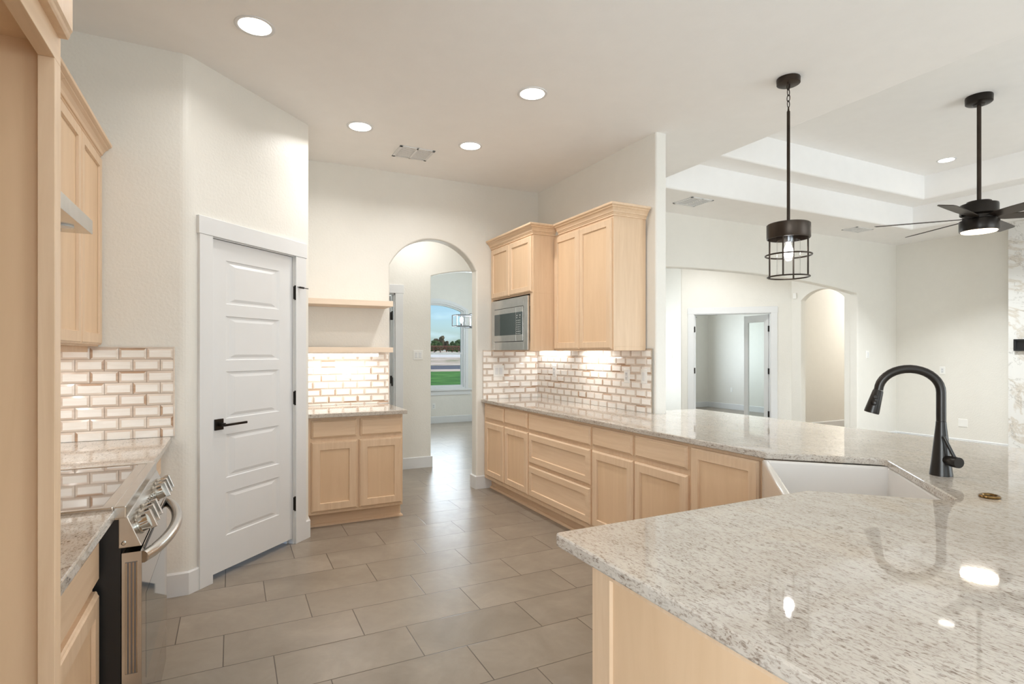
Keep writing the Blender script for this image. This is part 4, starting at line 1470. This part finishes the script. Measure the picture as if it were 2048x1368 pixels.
# office fan, only its blade shows at the door head
t = thing('ceiling_fan', 'ceiling fan in the office, one blade tip showing under the door head', 'ceiling fan', (8.45, 8.86, CEIL))
obj('downrod', MB().lathe([(.06, 0), (.06, -.04), (.015, -.05), (.015, -.86)], n=16), 'black', t)
obj('motor', MB().lathe([(.0, -.86), (.12, -.86), (.13, -.88), (.13, -.97), (.10, -.99), (.0, -.99)], n=28), 'black', t)
for k in range(5):
    q = Matrix.Translation((0, 0, -.915)) @ Matrix.Rotation(R(-45 + 72 * k), 4, 'Z') @ Matrix.Rotation(R(8), 4, 'X')
    m = MB().box(.1, .66, -.06, .06, -.004, .004)
    m.v = [tuple(q @ Vector(p)) for p in m.v]
    obj('blade', m, 'bronze', t)

# ---------------------------------------------------------------- living room fireplace wall
t = thing('fireplace_surround', 'tall veined marble fireplace wall at the right edge', 'fireplace', (9.0, 3.61, 0))
obj('slab', MB().box(0, .388, -2.3, 0, 0, CEIL - .002), 'marble', t, .002)
t = thing('media_box', 'black recessed box in the marble fireplace wall', 'wall box', (9.0, 3.545, 1.39))
obj('frame', MB().box(-.03, 0, -.62, 0, 0, .022).box(-.03, 0, -.62, 0, .128, .15).box(-.03, 0, -.022, 0, .022, .128).box(-.03, 0, -.62, -.598, .022, .128), 'blackp', t, .002)
obj('back', MB().box(-.012, 0, -.598, -.022, .022, .128), 'blackp', t)

# ---------------------------------------------------------------- outdoors beyond the dining window
def ground(name, y0, y1, za, zb, mt, label, cat):
    n = 10
    m = MB()
    for i in range(n):
        a, b = i / n, (i + 1) / n
        ya, yb = y0 + (y1 - y0) * a, y0 + (y1 - y0) * b
        z0, z1 = za + (zb - za) * a, za + (zb - za) * b
        m.add([(-40, ya, z0), (120, ya, z0), (120, yb, z1), (-40, yb, z1)], [(0, 1, 2, 3)])
    o = obj(name, m, mt)
    o['kind'] = 'structure'
    o['label'] = label
    return o
ground('ground_lawn', 10.9, 40, -.25, -.06, 'grass', 'green lawn outside', 'lawn')
ground('ground_verge', 40, 44, -.06, -.02, 'field', 'dry verge', 'ground')
ground('ground_road', 44, 54, -.02, .05, 'road', 'grey road', 'road')
ground('ground_field', 54, 84, .05, .62, 'field', 'pale dry field', 'field')
ground('ground_gravel', 84, 100, .62, .98, 'gravel', 'pale gravel drive', 'drive')
ground('ground_pasture', 100, 300, .98, 2.4, 'field', 'pasture', 'field')

t = thing('pipe_fence', 'rusty pipe fence along the far pasture', 'fence', (42, 112, 1.05))
for zr, rr in ((1.62, .10), (1.30, .075), (.95, .06)):
    obj('rail', MB().tube([(-14, 0, zr), (14, 0, zr)], rr, 6), 'rust', t)
for k in range(19):
    x = -12.6 + k * 1.4
    obj('post', MB().lathe([(.055, -.4), (.055, 1.62)], (x, 0, 0), 6), 'rust', t)
def tree(x, y, z, w, h, mt, label, seed):
    rnd = random.Random(seed)
    t = thing('tree', label, 'tree', (x, y, z), 0, 'trees beyond the pipe fence')
    m = MB()
    for k in range(64):
        a, q = rnd.uniform(0, 2 * PI), rnd.random() ** .5
        cx_, cy_ = math.cos(a) * q * w * .45, math.sin(a) * q * w * .3
        cz = h * (.20 + .62 * rnd.random() * (1 - .5 * q))
        r0 = w * rnd.uniform(.06, .12)
        bm = bmesh.new()
        bmesh.ops.create_icosphere(bm, subdivisions=2, radius=r0)
        for v in bm.verts:
            v.co *= rnd.uniform(.72, 1.25)
        bm.verts.index_update()
        m.add([(v.co.x + cx_, v.co.y + cy_, v.co.z * .9 + cz) for v in bm.verts], [[v.index for v in f.verts] for f in bm.faces])
        bm.free()
    obj('crown', m, mt, t)
    tr_ = MB().lathe([(w * .03, 0), (w * .022, h * .5)], n=8)
    obj('trunk', tr_, 'leafb', t)
TS = [(48.2, 142, 4.6, 4.6, 'leafa', 'bushy green tree at the left edge of the window view'), (52.2, 149, 5.4, 6.2, 'leafb', 'tallest grey brown tree in the middle of the window view'),
      (55.4, 142, 4.8, 4.6, 'leafa', 'green tree at the right side of the window view'), (47.6, 152, 4.6, 5.6, 'leafb', 'brown tree rising behind the leftmost green one'),
      (58.5, 152, 5.0, 5.2, 'leafa', 'green tree just past the window sash'), (51.7, 138.5, 3.4, 3.2, 'leafa', 'low green bush in front of the tallest brown tree')]
for i, (x, y, w_, h_, mt, lb) in enumerate(TS):
    tree(x, y, 1.15, w_, h_, mt, lb, 20 + i)
